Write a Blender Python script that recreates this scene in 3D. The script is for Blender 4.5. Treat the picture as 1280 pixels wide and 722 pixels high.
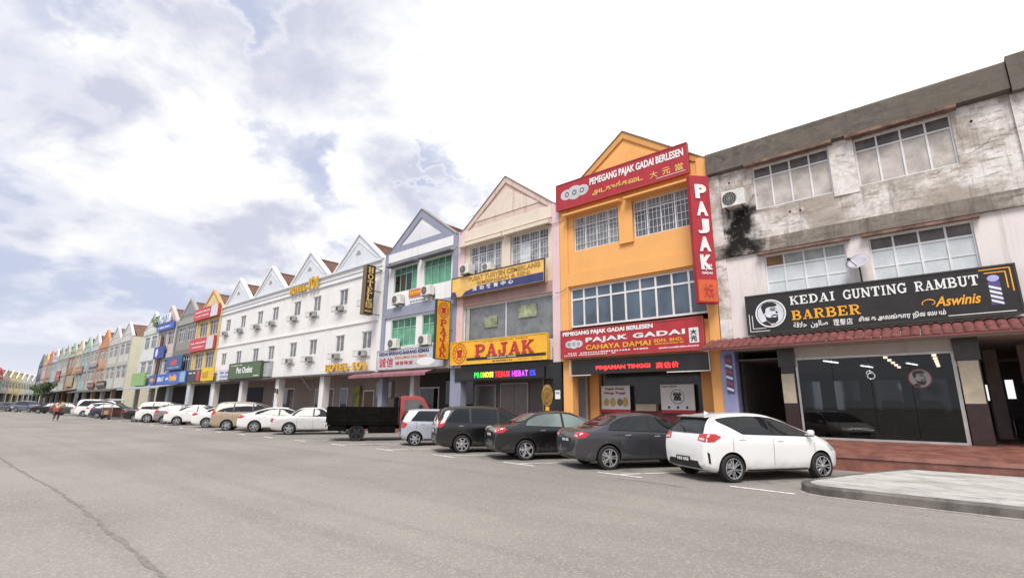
import bpy, bmesh, math, random
from mathutils import Vector, Matrix
from mathutils.bvhtree import BVHTree
R = math.radians
random.seed(7)
scene = bpy.context.scene
col = scene.collection
for o in list(bpy.data.objects):
    bpy.data.objects.remove(o, do_unlink=True)

# ------------------------------------------------------------------ camera
# world: X runs along the shop row (towards the right), Y into the shops, Z up; facades stand on Y = 17.6
D = 17.6
CAM_H = 1.5
PITCH, ROLL, YAW = R(13.056), R(0.421), R(40.984)
fw = Vector((-math.sin(YAW)*math.cos(PITCH), math.cos(YAW)*math.cos(PITCH), math.sin(PITCH)))
rt0 = Vector((math.cos(YAW), math.sin(YAW), 0)); up0 = rt0.cross(fw)
rt = math.cos(ROLL)*rt0 + math.sin(ROLL)*up0
up = -math.sin(ROLL)*rt0 + math.cos(ROLL)*up0
cam_d = bpy.data.cameras.new('camera'); cam = bpy.data.objects.new('camera', cam_d); col.objects.link(cam)
cam_d.sensor_width = 36; cam_d.lens = 36*623.04/1280
cam_d.clip_start = 0.05; cam_d.clip_end = 5000
cam.matrix_world = Matrix(((rt.x, up.x, -fw.x, 0), (rt.y, up.y, -fw.y, 0), (rt.z, up.z, -fw.z, CAM_H), (0, 0, 0, 1)))
scene.camera = cam

# ------------------------------------------------------------------ sky, sun, exposure
SUN_AZ, SUN_EL = R(-58), R(55)        # azimuth from +X towards +Y
SKY_STRENGTH = 0.1
world = bpy.data.worlds.new('World'); scene.world = world; world.use_nodes = True
def build_world():
    nt = world.node_tree; N = nt.nodes; Lk = nt.links
    for n in list(N): N.remove(n)
    out = N.new('ShaderNodeOutputWorld'); bg = N.new('ShaderNodeBackground'); bg.inputs[1].default_value = SKY_STRENGTH
    sky = N.new('ShaderNodeTexSky'); sky.sky_type = 'NISHITA'; sky.sun_disc = False
    sky.sun_elevation = SUN_EL; sky.sun_rotation = R(90) - SUN_AZ; sky.air_density = 1.0; sky.dust_density = 2.0; sky.ozone_density = 1.0
    tc = N.new('ShaderNodeTexCoord'); nrm = N.new('ShaderNodeVectorMath'); nrm.operation = 'NORMALIZE'
    Lk.new(tc.outputs['Generated'], nrm.inputs[0]); dirv = nrm.outputs[0]
    sep = N.new('ShaderNodeSeparateXYZ'); Lk.new(dirv, sep.inputs[0])
    def math_(op, a, b=None, c=None, clamp=False):
        m = N.new('ShaderNodeMath'); m.operation = op; m.use_clamp = clamp
        for i, v in enumerate((a, b, c)):
            if v is None: continue
            if hasattr(v, 'links') or hasattr(v, 'is_linked'): Lk.new(v, m.inputs[i])
            else: m.inputs[i].default_value = v
        return m.outputs[0]
    zc = math_('MAXIMUM', sep.outputs[2], 0.0)
    inv = math_('DIVIDE', 1.0, math_('ADD', zc, 0.32))
    sc_ = N.new('ShaderNodeVectorMath'); sc_.operation = 'SCALE'; Lk.new(dirv, sc_.inputs[0]); Lk.new(inv, sc_.inputs['Scale'])
    P = sc_.outputs[0]
    def noise(scale, detail, rough, off, dist=0.0, src=None):
        mp = N.new('ShaderNodeMapping'); mp.inputs['Location'].default_value = off; Lk.new(src or P, mp.inputs['Vector'])
        n = N.new('ShaderNodeTexNoise'); n.inputs['Scale'].default_value = scale; n.inputs['Detail'].default_value = detail
        n.inputs['Roughness'].default_value = rough; n.inputs['Distortion'].default_value = dist; Lk.new(mp.outputs[0], n.inputs['Vector'])
        return n.outputs['Fac']
    big = noise(1.8, 8.0, 0.52, (3.1, 1.7, 0.4), 0.3)
    puff = noise(4.2, 7.0, 0.55, (0.3, 5.2, 2.2), 0.2)
    dens = math_('ADD', math_('MULTIPLY', big, 0.62), math_('MULTIPLY', puff, 0.38))
    # cloud banks and gaps of this sky, each at its own bearing: (direction, size, weight)
    def blob(x, y, size, w, wr=True):
        d = (rt*((x-640)/623.04) - up*((y-361)/623.04) + fw).normalized()
        dt = N.new('ShaderNodeVectorMath'); dt.operation = 'DOT_PRODUCT'; Lk.new(warped if wr else dirv, dt.inputs[0]); dt.inputs[1].default_value = d
        c = math.cos(size)
        m = N.new('ShaderNodeMapRange'); m.interpolation_type = 'SMOOTHSTEP'
        m.inputs['From Min'].default_value = c; m.inputs['From Max'].default_value = 1.0
        m.inputs['To Min'].default_value = 0.0; m.inputs['To Max'].default_value = w
        Lk.new(dt.outputs['Value'], m.inputs['Value']); return m.outputs[0]
    wn = N.new('ShaderNodeTexNoise'); wn.inputs['Scale'].default_value = 3.2; wn.inputs['Detail'].default_value = 6.0; wn.inputs['Roughness'].default_value = .6; Lk.new(P, wn.inputs['Vector'])
    w1 = N.new('ShaderNodeVectorMath'); w1.operation = 'SUBTRACT'; Lk.new(wn.outputs['Color'], w1.inputs[0]); w1.inputs[1].default_value = (.5, .5, .5)
    w2 = N.new('ShaderNodeVectorMath'); w2.operation = 'MULTIPLY_ADD'; Lk.new(w1.outputs[0], w2.inputs[0]); w2.inputs[1].default_value = (.55, .55, .55); Lk.new(dirv, w2.inputs[2])
    w3 = N.new('ShaderNodeVectorMath'); w3.operation = 'NORMALIZE'; Lk.new(w2.outputs[0], w3.inputs[0]); warped = w3.outputs[0]
    total = dens
    for b in BLOBS: total = math_('ADD', total, blob(*b))
    def mrange(v, a, b, c=0.0, d=1.0, smooth=True):
        m = N.new('ShaderNodeMapRange'); m.interpolation_type = 'SMOOTHSTEP' if smooth else 'LINEAR'
        m.inputs['From Min'].default_value = a; m.inputs['From Max'].default_value = b
        m.inputs['To Min'].default_value = c; m.inputs['To Max'].default_value = d
        Lk.new(v, m.inputs['Value']); return m.outputs[0]
    cover = mrange(total, 0.41, 0.585)
    # thick middles of the cloud are greyer than the lit rims
    shade = mrange(noise(3.4, 7.0, 0.55, (1.4, 0.2, 3.0), 0.3), 0.42, 0.64)
    shade = math_('MULTIPLY', shade, mrange(total, 0.46, 0.60))
    def mix(f, a, b):
        m = N.new('ShaderNodeMix'); m.data_type = 'RGBA'; m.clamp_factor = True
        for s, v in ((m.inputs['Factor'], f), (m.inputs['A'], a), (m.inputs['B'], b)):
            if hasattr(v, 'is_linked'): Lk.new(v, s)
            else: s.default_value = v
        return m.outputs['Result']
    cl = mix(shade, CLOUD_WHITE, CLOUD_GREY)
    # blown-out bank of bright cloud on the sun's side
    glow = None
    for b in GLOWS:
        g = blob(*b); glow = g if glow is None else math_('MAXIMUM', glow, g)
    cl = mix(glow, cl, CLOUD_HOT)
    cover = math_('MAXIMUM', cover, mrange(glow, 0.0, 0.55))
    clear = mix(0.85, sky.outputs[0], VEIL)       # thin high haze in front of the blue
    c = mix(cover, clear, cl)
    hz = mrange(sep.outputs[2], 0.0, 0.16, 1.0, 0.0)
    c = mix(math_('MULTIPLY', hz, 0.75), c, HORIZON)
    Lk.new(c, bg.inputs[0]); Lk.new(bg.outputs[0], out.inputs[0])
CLOUD_WHITE = (8.6, 8.6, 8.75, 1); CLOUD_GREY = (5.3, 5.5, 6.6, 1); CLOUD_HOT = (13, 13, 12.8, 1)
VEIL = (5.25, 5.65, 7.2, 1); HORIZON = (7.2, 7.35, 8.1, 1)
BLOBS = [(205, 105, .17, .20), (275, 150, .10, .10), (430, 45, .15, .20), (450, 165, .14, .14), (520, 290, .16, .15), (650, 140, .22, .2), (110, 20, .26, -.05), (320, 30, .12, -.12), (572, 198, .10, -.26), (60, 390, .42, -.07), (120, 250, .14, .08), (300, 300, .14, .08), (230, 60, .1, .08), (365, 225, .10, -.08), (380, 360, .14, .06)]
GLOWS = [(1120, 80, .85, 2.6), (820, 40, .40, 1.6)]
build_world()
sun_d = bpy.data.lights.new('sun', 'SUN'); sun_d.energy = 3.1; sun_d.angle = R(27); sun_d.color = (1.0, 0.95, 0.88)
sun = bpy.data.objects.new('sun', sun_d); col.objects.link(sun)
sv = Vector((math.cos(SUN_EL)*math.cos(SUN_AZ), math.cos(SUN_EL)*math.sin(SUN_AZ), math.sin(SUN_EL)))
sun.rotation_euler = sv.to_track_quat('Z', 'Y').to_euler(); sun.location = sv*60
vs = scene.view_settings; vs.view_transform = 'Standard'; vs.look = 'None'; vs.gamma = 1.0; vs.exposure = 0.27; vs.use_curve_mapping = False
scene.render.engine = 'CYCLES'
scene.cycles.max_bounces = 6; scene.cycles.transparent_max_bounces = 8; scene.cycles.caustics_reflective = False; scene.cycles.caustics_refractive = False

# ------------------------------------------------------------------ materials
def lin(h):
    if not isinstance(h, str): return tuple(h) + ((1,) if len(h) == 3 else ())
    v = [int(h[i:i+2], 16)/255 for i in (1, 3, 5)]
    return tuple((c/12.92 if c <= .04045 else ((c+.055)/1.055)**2.4) for c in v) + (1,)
MATS = {}
class NT:
    def __init__(s, name):
        s.m = bpy.data.materials.new(name); s.m.use_nodes = True; s.N = s.m.node_tree.nodes; s.L = s.m.node_tree.links
        s.b = s.N['Principled BSDF']
    def pos(s, scale=(1, 1, 1), loc=(0, 0, 0), kind='pos'):
        if kind == 'pos': g = s.N.new('ShaderNodeNewGeometry').outputs['Position']
        else: g = s.N.new('ShaderNodeTexCoord').outputs['Object']
        mp = s.N.new('ShaderNodeMapping'); mp.inputs['Scale'].default_value = scale; mp.inputs['Location'].default_value = loc
        s.L.new(g, mp.inputs['Vector']); return mp.outputs[0]
    def noise(s, vec, scale, detail=5, rough=.6, dist=0):
        n = s.N.new('ShaderNodeTexNoise'); n.inputs['Scale'].default_value = scale; n.inputs['Detail'].default_value = detail
        n.inputs['Roughness'].default_value = rough; n.inputs['Distortion'].default_value = dist; s.L.new(vec, n.inputs['Vector']); return n.outputs['Fac']
    def vor(s, vec, scale, feat='F1'):
        n = s.N.new('ShaderNodeTexVoronoi'); n.feature = feat; n.inputs['Scale'].default_value = scale; s.L.new(vec, n.inputs['Vector']); return n.outputs
    def rng(s, v, a, b, c=0., d=1.):
        m = s.N.new('ShaderNodeMapRange'); m.interpolation_type = 'SMOOTHSTEP'
        for k, x in zip(('From Min', 'From Max', 'To Min', 'To Max'), (a, b, c, d)): m.inputs[k].default_value = x
        s.L.new(v, m.inputs['Value']); return m.outputs[0]
    def math(s, op, a, b=None):
        m = s.N.new('ShaderNodeMath'); m.operation = op
        for i, v in enumerate((a, b)):
            if v is None: continue
            if hasattr(v, 'is_linked'): s.L.new(v, m.inputs[i])
            else: m.inputs[i].default_value = v
        return m.outputs[0]
    def mix(s, f, a, b):
        m = s.N.new('ShaderNodeMix'); m.data_type = 'RGBA'
        for k, v in ((m.inputs['Factor'], f), (m.inputs['A'], a), (m.inputs['B'], b)):
            if hasattr(v, 'is_linked'): s.L.new(v, k)
            else: k.default_value = lin(v) if not isinstance(v, float) else v
        return m.outputs['Result']
    def base(s, v):
        if hasattr(v, 'is_linked'): s.L.new(v, s.b.inputs['Base Color'])
        else: s.b.inputs['Base Color'].default_value = lin(v)
    def bump(s, h, strength=.3, dist=.02):
        b = s.N.new('ShaderNodeBump'); b.inputs['Strength'].default_value = strength; b.inputs['Distance'].default_value = dist
        s.L.new(h, b.inputs['Height']); s.L.new(b.outputs[0], s.b.inputs['Normal'])
    def sep(s, vec):
        n = s.N.new('ShaderNodeSeparateXYZ'); s.L.new(vec, n.inputs[0]); return n.outputs
def plain(name, c, rough=.55, metal=0., coat=0., var=.12, emis=None, estr=0., spec=None):
    """painted or moulded surface with a little tonal variation and grime"""
    if name in MATS: return MATS[name]
    t = NT(name); c = lin(c)
    if var > 0:
        n = t.noise(t.pos((1, 1, 1)), 2.3, 6, .65)
        dk = tuple(x*(1-var*1.6) for x in c[:3]); lt = tuple(min(1, x*(1+var*.5)) for x in c[:3])
        t.base(t.mix(t.rng(n, .3, .7), dk, lt))
        t.L.new(t.rng(t.noise(t.pos(), 9, 4), .3, .7, max(.02, rough-.08), min(1, rough+.1)), t.b.inputs['Roughness'])
    else:
        t.base(c); t.b.inputs['Roughness'].default_value = rough
    t.b.inputs['Metallic'].default_value = metal
    if coat: t.b.inputs['Coat Weight'].default_value = coat; t.b.inputs['Coat Roughness'].default_value = .04
    if spec is not None: t.b.inputs['Specular IOR Level'].default_value = spec
    if emis: t.b.inputs['Emission Color'].default_value = lin(emis); t.b.inputs['Emission Strength'].default_value = estr
    MATS[name] = t.m; return t.m
def plaster(name, c, dirt=.35, dirtc=(.16, .14, .12), rough=.85):
    """painted render: blotches, rain streaks running down, faint roughness"""
    if name in MATS: return MATS[name]
    t = NT(name); c = lin(c)[:3]
    p = t.pos()
    a = t.noise(p, .9, 8, .65); b = t.noise(t.pos((2.6, 2.6, .16)), 1.6, 7, .7); f = t.noise(p, 14, 6, .7)
    v = t.mix(t.rng(a, .35, .7), tuple(x*.93 for x in c), c)
    st = t.math('MULTIPLY', t.rng(b, .50, .78), dirt)
    v = t.mix(st, v, dirtc)
    bl = t.math('MULTIPLY', t.rng(t.noise(p, 3.1, 9, .72), .56, .74), dirt*.8)
    v = t.mix(bl, v, tuple(x*.55+.04 for x in dirtc))
    v = t.mix(t.math('MULTIPLY', t.rng(f, .6, .8), .25*dirt), v, dirtc)
    t.base(v); t.b.inputs['Roughness'].default_value = rough; t.b.inputs['Specular IOR Level'].default_value = .25
    t.bump(f, .25, .01)
    MATS[name] = t.m; return t.m
def weathered(name, amount, mould=None, lo=(.60, .54, .50), hi=(.78, .75, .73), streak=.6, bare=(.33, .285, .24)):
    """old lime-washed concrete: peeling white paint, grey bare render, black mould; `mould` = (x, half width, z0, z1) of one stain"""
    if name in MATS: return MATS[name]
    t = NT(name); p = t.pos()
    big = t.noise(p, .6, 10, .70, .5); med = t.noise(t.pos((1, 1, 1.5)), 1.9, 11, .76, .4); st = t.noise(t.pos((2.4, 2.4, .22)), 1.3, 9, .74, .3); fine = t.noise(p, 10, 10, .8); hz = t.noise(t.pos((.7, .7, 3.5)), 2.2, 9, .75, .5)
    v = t.mix(t.rng(med, .36, .60), lo, hi)
    v = t.mix(t.math('MULTIPLY', t.rng(big, .66-.3*amount, .84-.3*amount), .85), v, bare)
    peel = t.rng(t.math('ADD', t.math('MULTIPLY', hz, .65), t.math('MULTIPLY', fine, .35)), .58-.10*amount, .64-.08*amount)
    v = t.mix(t.math('MULTIPLY', peel, .75), v, tuple(x*.82 for x in bare))
    v = t.mix(t.math('MULTIPLY', t.rng(st, .62-.16*amount, .86-.16*amount), streak), v, (.10, .09, .082))
    v = t.mix(t.math('MULTIPLY', t.rng(fine, .58, .70), .55), v, (.13, .115, .10))
    nv = t.N.new('ShaderNodeTexNoise'); nv.inputs['Scale'].default_value = 1.6; nv.inputs['Detail'].default_value = 6; t.L.new(p, nv.inputs['Vector'])
    cr = t.vor(t.mix(.35, p, nv.outputs['Color']), .30, 'DISTANCE_TO_EDGE')['Distance']
    gate = t.rng(t.noise(p, .5, 2, .5), .5, .62)
    v = t.mix(t.math('MULTIPLY', t.rng(cr, .0, .0035, .8, 0.), gate), v, (.07, .06, .055))
    if mould:
        x0, hw, z0, z1 = mould; sx = t.sep(p)
        wob = t.math('ADD', t.math('MULTIPLY', t.math('SUBTRACT', t.noise(p, 1.7, 3, .5), .5), 1.6), t.math('MULTIPLY', t.math('SUBTRACT', t.noise(p, 5, 8, .8), .5), .7))
        dx = t.math('ABSOLUTE', t.math('ADD', t.math('SUBTRACT', sx[0], x0), wob))
        m1 = t.math('MULTIPLY', t.rng(dx, hw*.5, hw*1.9, 1., 0.), t.rng(t.noise(p, 9, 8, .8), .26, .46, .5, 1.)); m2 = t.rng(t.math('ADD', sx[2], wob), z0-.15, z0+.2); m3 = t.rng(sx[2], z1-.15, z1+.1, 1., 0.)
        v = t.mix(t.math('MULTIPLY', t.math('MULTIPLY', m1, m2), m3), v, (.016, .014, .013))
    t.base(v); t.b.inputs['Roughness'].default_value = .92; t.b.inputs['Specular IOR Level'].default_value = .2
    t.bump(t.math('ADD', fine, med), .6, .015)
    MATS[name] = t.m; return t.m
def glass_dark(name, c=(.03, .04, .05), rough=.04, var=.3):
    if name in MATS: return MATS[name]
    t = NT(name); c = lin(c)
    n = t.noise(t.pos((.8, .8, .5)), 1.1, 3, .5)
    t.base(t.mix(t.rng(n, .35, .65), tuple(x*(1-var) for x in c[:3]), tuple(x*(1+var) for x in c[:3])))
    t.b.inputs['Roughness'].default_value = rough; t.b.inputs['Specular IOR Level'].default_value = .55
    MATS[name] = t.m; return t.m
def glass_clear(name, tint=(.7, .72, .72)):
    if name in MATS: return MATS[name]
    t = NT(name); t.N.remove(t.b); o = t.N['Material Output']
    tr = t.N.new('ShaderNodeBsdfTransparent'); tr.inputs[0].default_value = lin(tint); gl = t.N.new('ShaderNodeBsdfGlossy'); gl.inputs['Roughness'].default_value = .02
    fr = t.N.new('ShaderNodeFresnel'); fr.inputs[0].default_value = 1.5; mx = t.N.new('ShaderNodeMixShader')
    t.L.new(fr.outputs[0], mx.inputs[0]); t.L.new(tr.outputs[0], mx.inputs[1]); t.L.new(gl.outputs[0], mx.inputs[2]); t.L.new(mx.outputs[0], o.inputs[0])
    MATS[name] = t.m; return t.m
def emit(name, c, s): return plain(name, (0.02, 0.02, 0.02), .5, var=0, emis=c, estr=s)
def tiles_mat(name, c):
    if name in MATS: return MATS[name]
    t = NT(name); c = lin(c)[:3]; n = t.noise(t.pos(), 3.5, 6, .7); f = t.noise(t.pos(), 16, 5, .7)
    v = t.mix(t.rng(n, .3, .7), tuple(x*.6 for x in c), tuple(min(1, x*1.25) for x in c)); v = t.mix(t.math('MULTIPLY', t.rng(f, .55, .75), .5), v, (.05, .04, .035))
    t.base(v); t.b.inputs['Roughness'].default_value = .8; t.bump(f, .3, .01)
    MATS[name] = t.m; return t.m

# ------------------------------------------------------------------ mesh helpers
class MB:
    def __init__(s): s.v = []; s.f = []; s.mi = []
    def add(s, vs, fs, mi=0):
        o = len(s.v); s.v += [tuple(v) for v in vs]; s.f += [tuple(i+o for i in f) for f in fs]; s.mi += [mi]*len(fs); return s
    def box(s, x0, x1, y0, y1, z0, z1, mi=0, bev=0.):
        if x0 > x1: x0, x1 = x1, x0
        if y0 > y1: y0, y1 = y1, y0
        if z0 > z1: z0, z1 = z1, z0
        if bev > 0:
            b = min(bev, (x1-x0)*.45, (y1-y0)*.45, (z1-z0)*.45)
            vs = []
            for sx in (0, 1):
                for sy in (0, 1):
                    for sz in (0, 1):
                        X, Y, Z = (x0, x1)[sx], (y0, y1)[sy], (z0, z1)[sz]; ix, iy, iz = (b, -b)[sx], (b, -b)[sy], (b, -b)[sz]
                        vs += [(X, Y+iy, Z+iz), (X+ix, Y, Z+iz), (X+ix, Y+iy, Z)]
            k = lambda a, b_, c, t: (a*4+b_*2+c)*3+t
            F = []
            F += [(k(0,0,0,0), k(0,0,1,0), k(0,1,1,0), k(0,1,0,0)), (k(1,0,0,0), k(1,1,0,0), k(1,1,1,0), k(1,0,1,0))]
            F += [(k(0,0,0,1), k(1,0,0,1), k(1,0,1,1), k(0,0,1,1)), (k(0,1,0,1), k(0,1,1,1), k(1,1,1,1), k(1,1,0,1))]
            F += [(k(0,0,0,2), k(0,1,0,2), k(1,1,0,2), k(1,0,0,2)), (k(0,0,1,2), k(1,0,1,2), k(1,1,1,2), k(0,1,1,2))]
            for a in (0, 1):
                for b_ in (0, 1):
                    F += [(k(a,b_,0,0), k(a,b_,1,0), k(a,b_,1,1), k(a,b_,0,1)), (k(a,0,b_,0), k(a,1,b_,0), k(a,1,b_,2), k(a,0,b_,2)), (k(0,a,b_,1), k(1,a,b_,1), k(1,a,b_,2), k(0,a,b_,2))]
                    for c in (0, 1): F.append((k(a,b_,c,0), k(a,b_,c,1), k(a,b_,c,2)))
            return s.add(vs, F, mi)
        vs = [(x0,y0,z0),(x1,y0,z0),(x1,y1,z0),(x0,y1,z0),(x0,y0,z1),(x1,y0,z1),(x1,y1,z1),(x0,y1,z1)]
        return s.add(vs, [(0,3,2,1),(4,5,6,7),(0,1,5,4),(1,2,6,5),(2,3,7,6),(3,0,4,7)], mi)
    def prism(s, pts, axis, a0, a1, mi=0):
        """pts 2-D outline; axis 'x','y' or 'z' is the extrusion axis; other two coords in order"""
        n = len(pts)
        def mk(p, a): return (a, p[0], p[1]) if axis == 'x' else ((p[0], a, p[1]) if axis == 'y' else (p[0], p[1], a))
        vs = [mk(p, a0) for p in pts] + [mk(p, a1) for p in pts]
        fs = [tuple(range(n)), tuple(range(2*n-1, n-1, -1))] + [(i, i+n, (i+1) % n+n, (i+1) % n) for i in range(n)]
        return s.add(vs, fs, mi)
    def cyl(s, p0, p1, r0, r1=None, n=10, mi=0, cap=True):
        p0 = Vector(p0); p1 = Vector(p1); r1 = r0 if r1 is None else r1
        d = (p1-p0).normalized(); a = d.orthogonal().normalized(); b = d.cross(a)
        vs = [p0+(a*math.cos(t)+b*math.sin(t))*r0 for t in [2*math.pi*i/n for i in range(n)]] + [p1+(a*math.cos(t)+b*math.sin(t))*r1 for t in [2*math.pi*i/n for i in range(n)]]
        fs = [(i, (i+1) % n, (i+1) % n+n, i+n) for i in range(n)]
        if cap: fs += [tuple(range(n-1, -1, -1)), tuple(range(n, 2*n))]
        return s.add(vs, fs, mi)
    def tube(s, pts, r, n=6, mi=0):
        for a, b in zip(pts[:-1], pts[1:]): s.cyl(a, b, r, n=n, mi=mi)
        return s
    def lathe(s, prof, n=28, axis='y', c=(0, 0, 0), mi=0, closed=True):
        """prof = (radius, offset along axis) loop"""
        m = len(prof); vs = []
        for i in range(n):
            t = 2*math.pi*i/n; ct, st = math.cos(t), math.sin(t)
            for r, o in prof:
                p = (r*ct, o, r*st) if axis == 'y' else ((r*ct, r*st, o) if axis == 'z' else (o, r*ct, r*st))
                vs.append((p[0]+c[0], p[1]+c[1], p[2]+c[2]))
        fs = []
        for i in range(n):
            j = (i+1) % n
            for k in range(m if closed else m-1): fs.append((i*m+k, i*m+(k+1) % m, j*m+(k+1) % m, j*m+k))
        return s.add(vs, fs, mi)
    def disc(s, c, r, y0, y1, n=24, mi=0, rz=None):
        rz = rz or r
        return s.prism([(c[0]+r*math.cos(2*math.pi*i/n), c[1]+rz*math.sin(2*math.pi*i/n)) for i in range(n)], 'y', y0, y1, mi)
    def ring(s, c, r0, r1, y0, y1, n=28, mi=0, k=1.):
        vs = []
        for i in range(n):
            t = 2*math.pi*i/n
            for r, y in ((r0, y0), (r1, y0), (r1, y1), (r0, y1)): vs.append((c[0]+r*math.cos(t), y, c[1]+r*k*math.sin(t)))
        fs = []
        for i in range(n):
            j = (i+1) % n
            for q in range(4): fs.append((i*4+q, i*4+(q+1) % 4, j*4+(q+1) % 4, j*4+q))
        return s.add(vs, fs, mi)
    def mesh(s, name, mats, smooth=False, fix=True):
        me = bpy.data.meshes.new(name); me.from_pydata(s.v, [], s.f); 
        for m in (mats if isinstance(mats, (list, tuple)) else [mats]): me.materials.append(m)
        if any(s.mi): me.polygons.foreach_set('material_index', s.mi)
        if fix:
            bm = bmesh.new(); bm.from_mesh(me); bmesh.ops.recalc_face_normals(bm, faces=bm.faces); bm.to_mesh(me); bm.free()
        if smooth: me.polygons.foreach_set('use_smooth', [True]*len(me.polygons)); 
        me.update(); return me
    def build(s, name, mats, parent=None, loc=None, smooth=False, **kw):
        return link(name, s.mesh(name, mats, smooth), parent, loc, **kw)
def link(name, me, parent=None, loc=None, rot=None, **kw):
    o = bpy.data.objects.new(name, me); col.objects.link(o); o.parent = parent
    if loc is not None: o.location = loc
    if rot is not None: o.rotation_euler = rot
    for k, v in kw.items(): o[k] = v
    return o
def thing(name, label, cat, loc=(0, 0, 0), rz=0., group=None):
    o = bpy.data.objects.new(name, None); col.objects.link(o); o.location = loc; o.rotation_euler = (0, 0, rz); o.empty_display_size = .3
    o['label'] = label; o['category'] = cat
    if group: o['group'] = group
    return o
def copy_tree(o, parent=None):
    c = o.copy(); col.objects.link(c); c.parent = parent
    for ch in o.children: copy_tree(ch, c)
    return c
def autosmooth(me, ang=35):
    bm = bmesh.new(); bm.from_mesh(me)
    for f in bm.faces: f.smooth = True
    for e in bm.edges:
        if len(e.link_faces) == 2 and e.calc_face_angle(0) > R(ang): e.smooth = False
    bm.to_mesh(me); bm.free()

# ------------------------------------------------------------------ lettering
FONT_DIR = None
def text_mesh(body, bold=0., shear=0., spacing=1.0, res=3):
    cu = bpy.data.curves.new('t', 'FONT'); cu.body = body; cu.size = 1; cu.offset = bold; cu.shear = shear; cu.resolution_u = res; cu.space_character = spacing; cu.extrude = .02; cu.fill_mode = 'BOTH'
    ob = bpy.data.objects.new('t', cu); col.objects.link(ob)
    dg = bpy.context.evaluated_depsgraph_get(); dg.update()
    me = bpy.data.meshes.new_from_object(ob.evaluated_get(dg)); bpy.data.objects.remove(ob); bpy.data.curves.remove(cu)
    return me
def text_fit(body, x0, x1, z0, z1, y, mat, parent, name='lettering', bold=0.015, shear=0., spacing=1.0, th=.012, **kw):
    """lettering fitted to a rectangle in the XZ plane, facing -Y, in the parent's coordinates"""
    me = text_mesh(body, bold, shear, spacing); me.name = name
    n = len(me.vertices)
    if n == 0: return None
    xs = [v.co.x for v in me.vertices]; ys = [v.co.y for v in me.vertices]; a, b, c, d = min(xs), max(xs), min(ys), max(ys)
    for v in me.vertices:
        X, Yv, Z = v.co
        v.co = (x0+(X-a)/(b-a)*(x1-x0), y-(th if Z > 0 else 0), z0+(Yv-c)/(d-c)*(z1-z0))
    me.materials.clear(); me.materials.append(mat)
    return link(name, me, parent, **kw)
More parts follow.
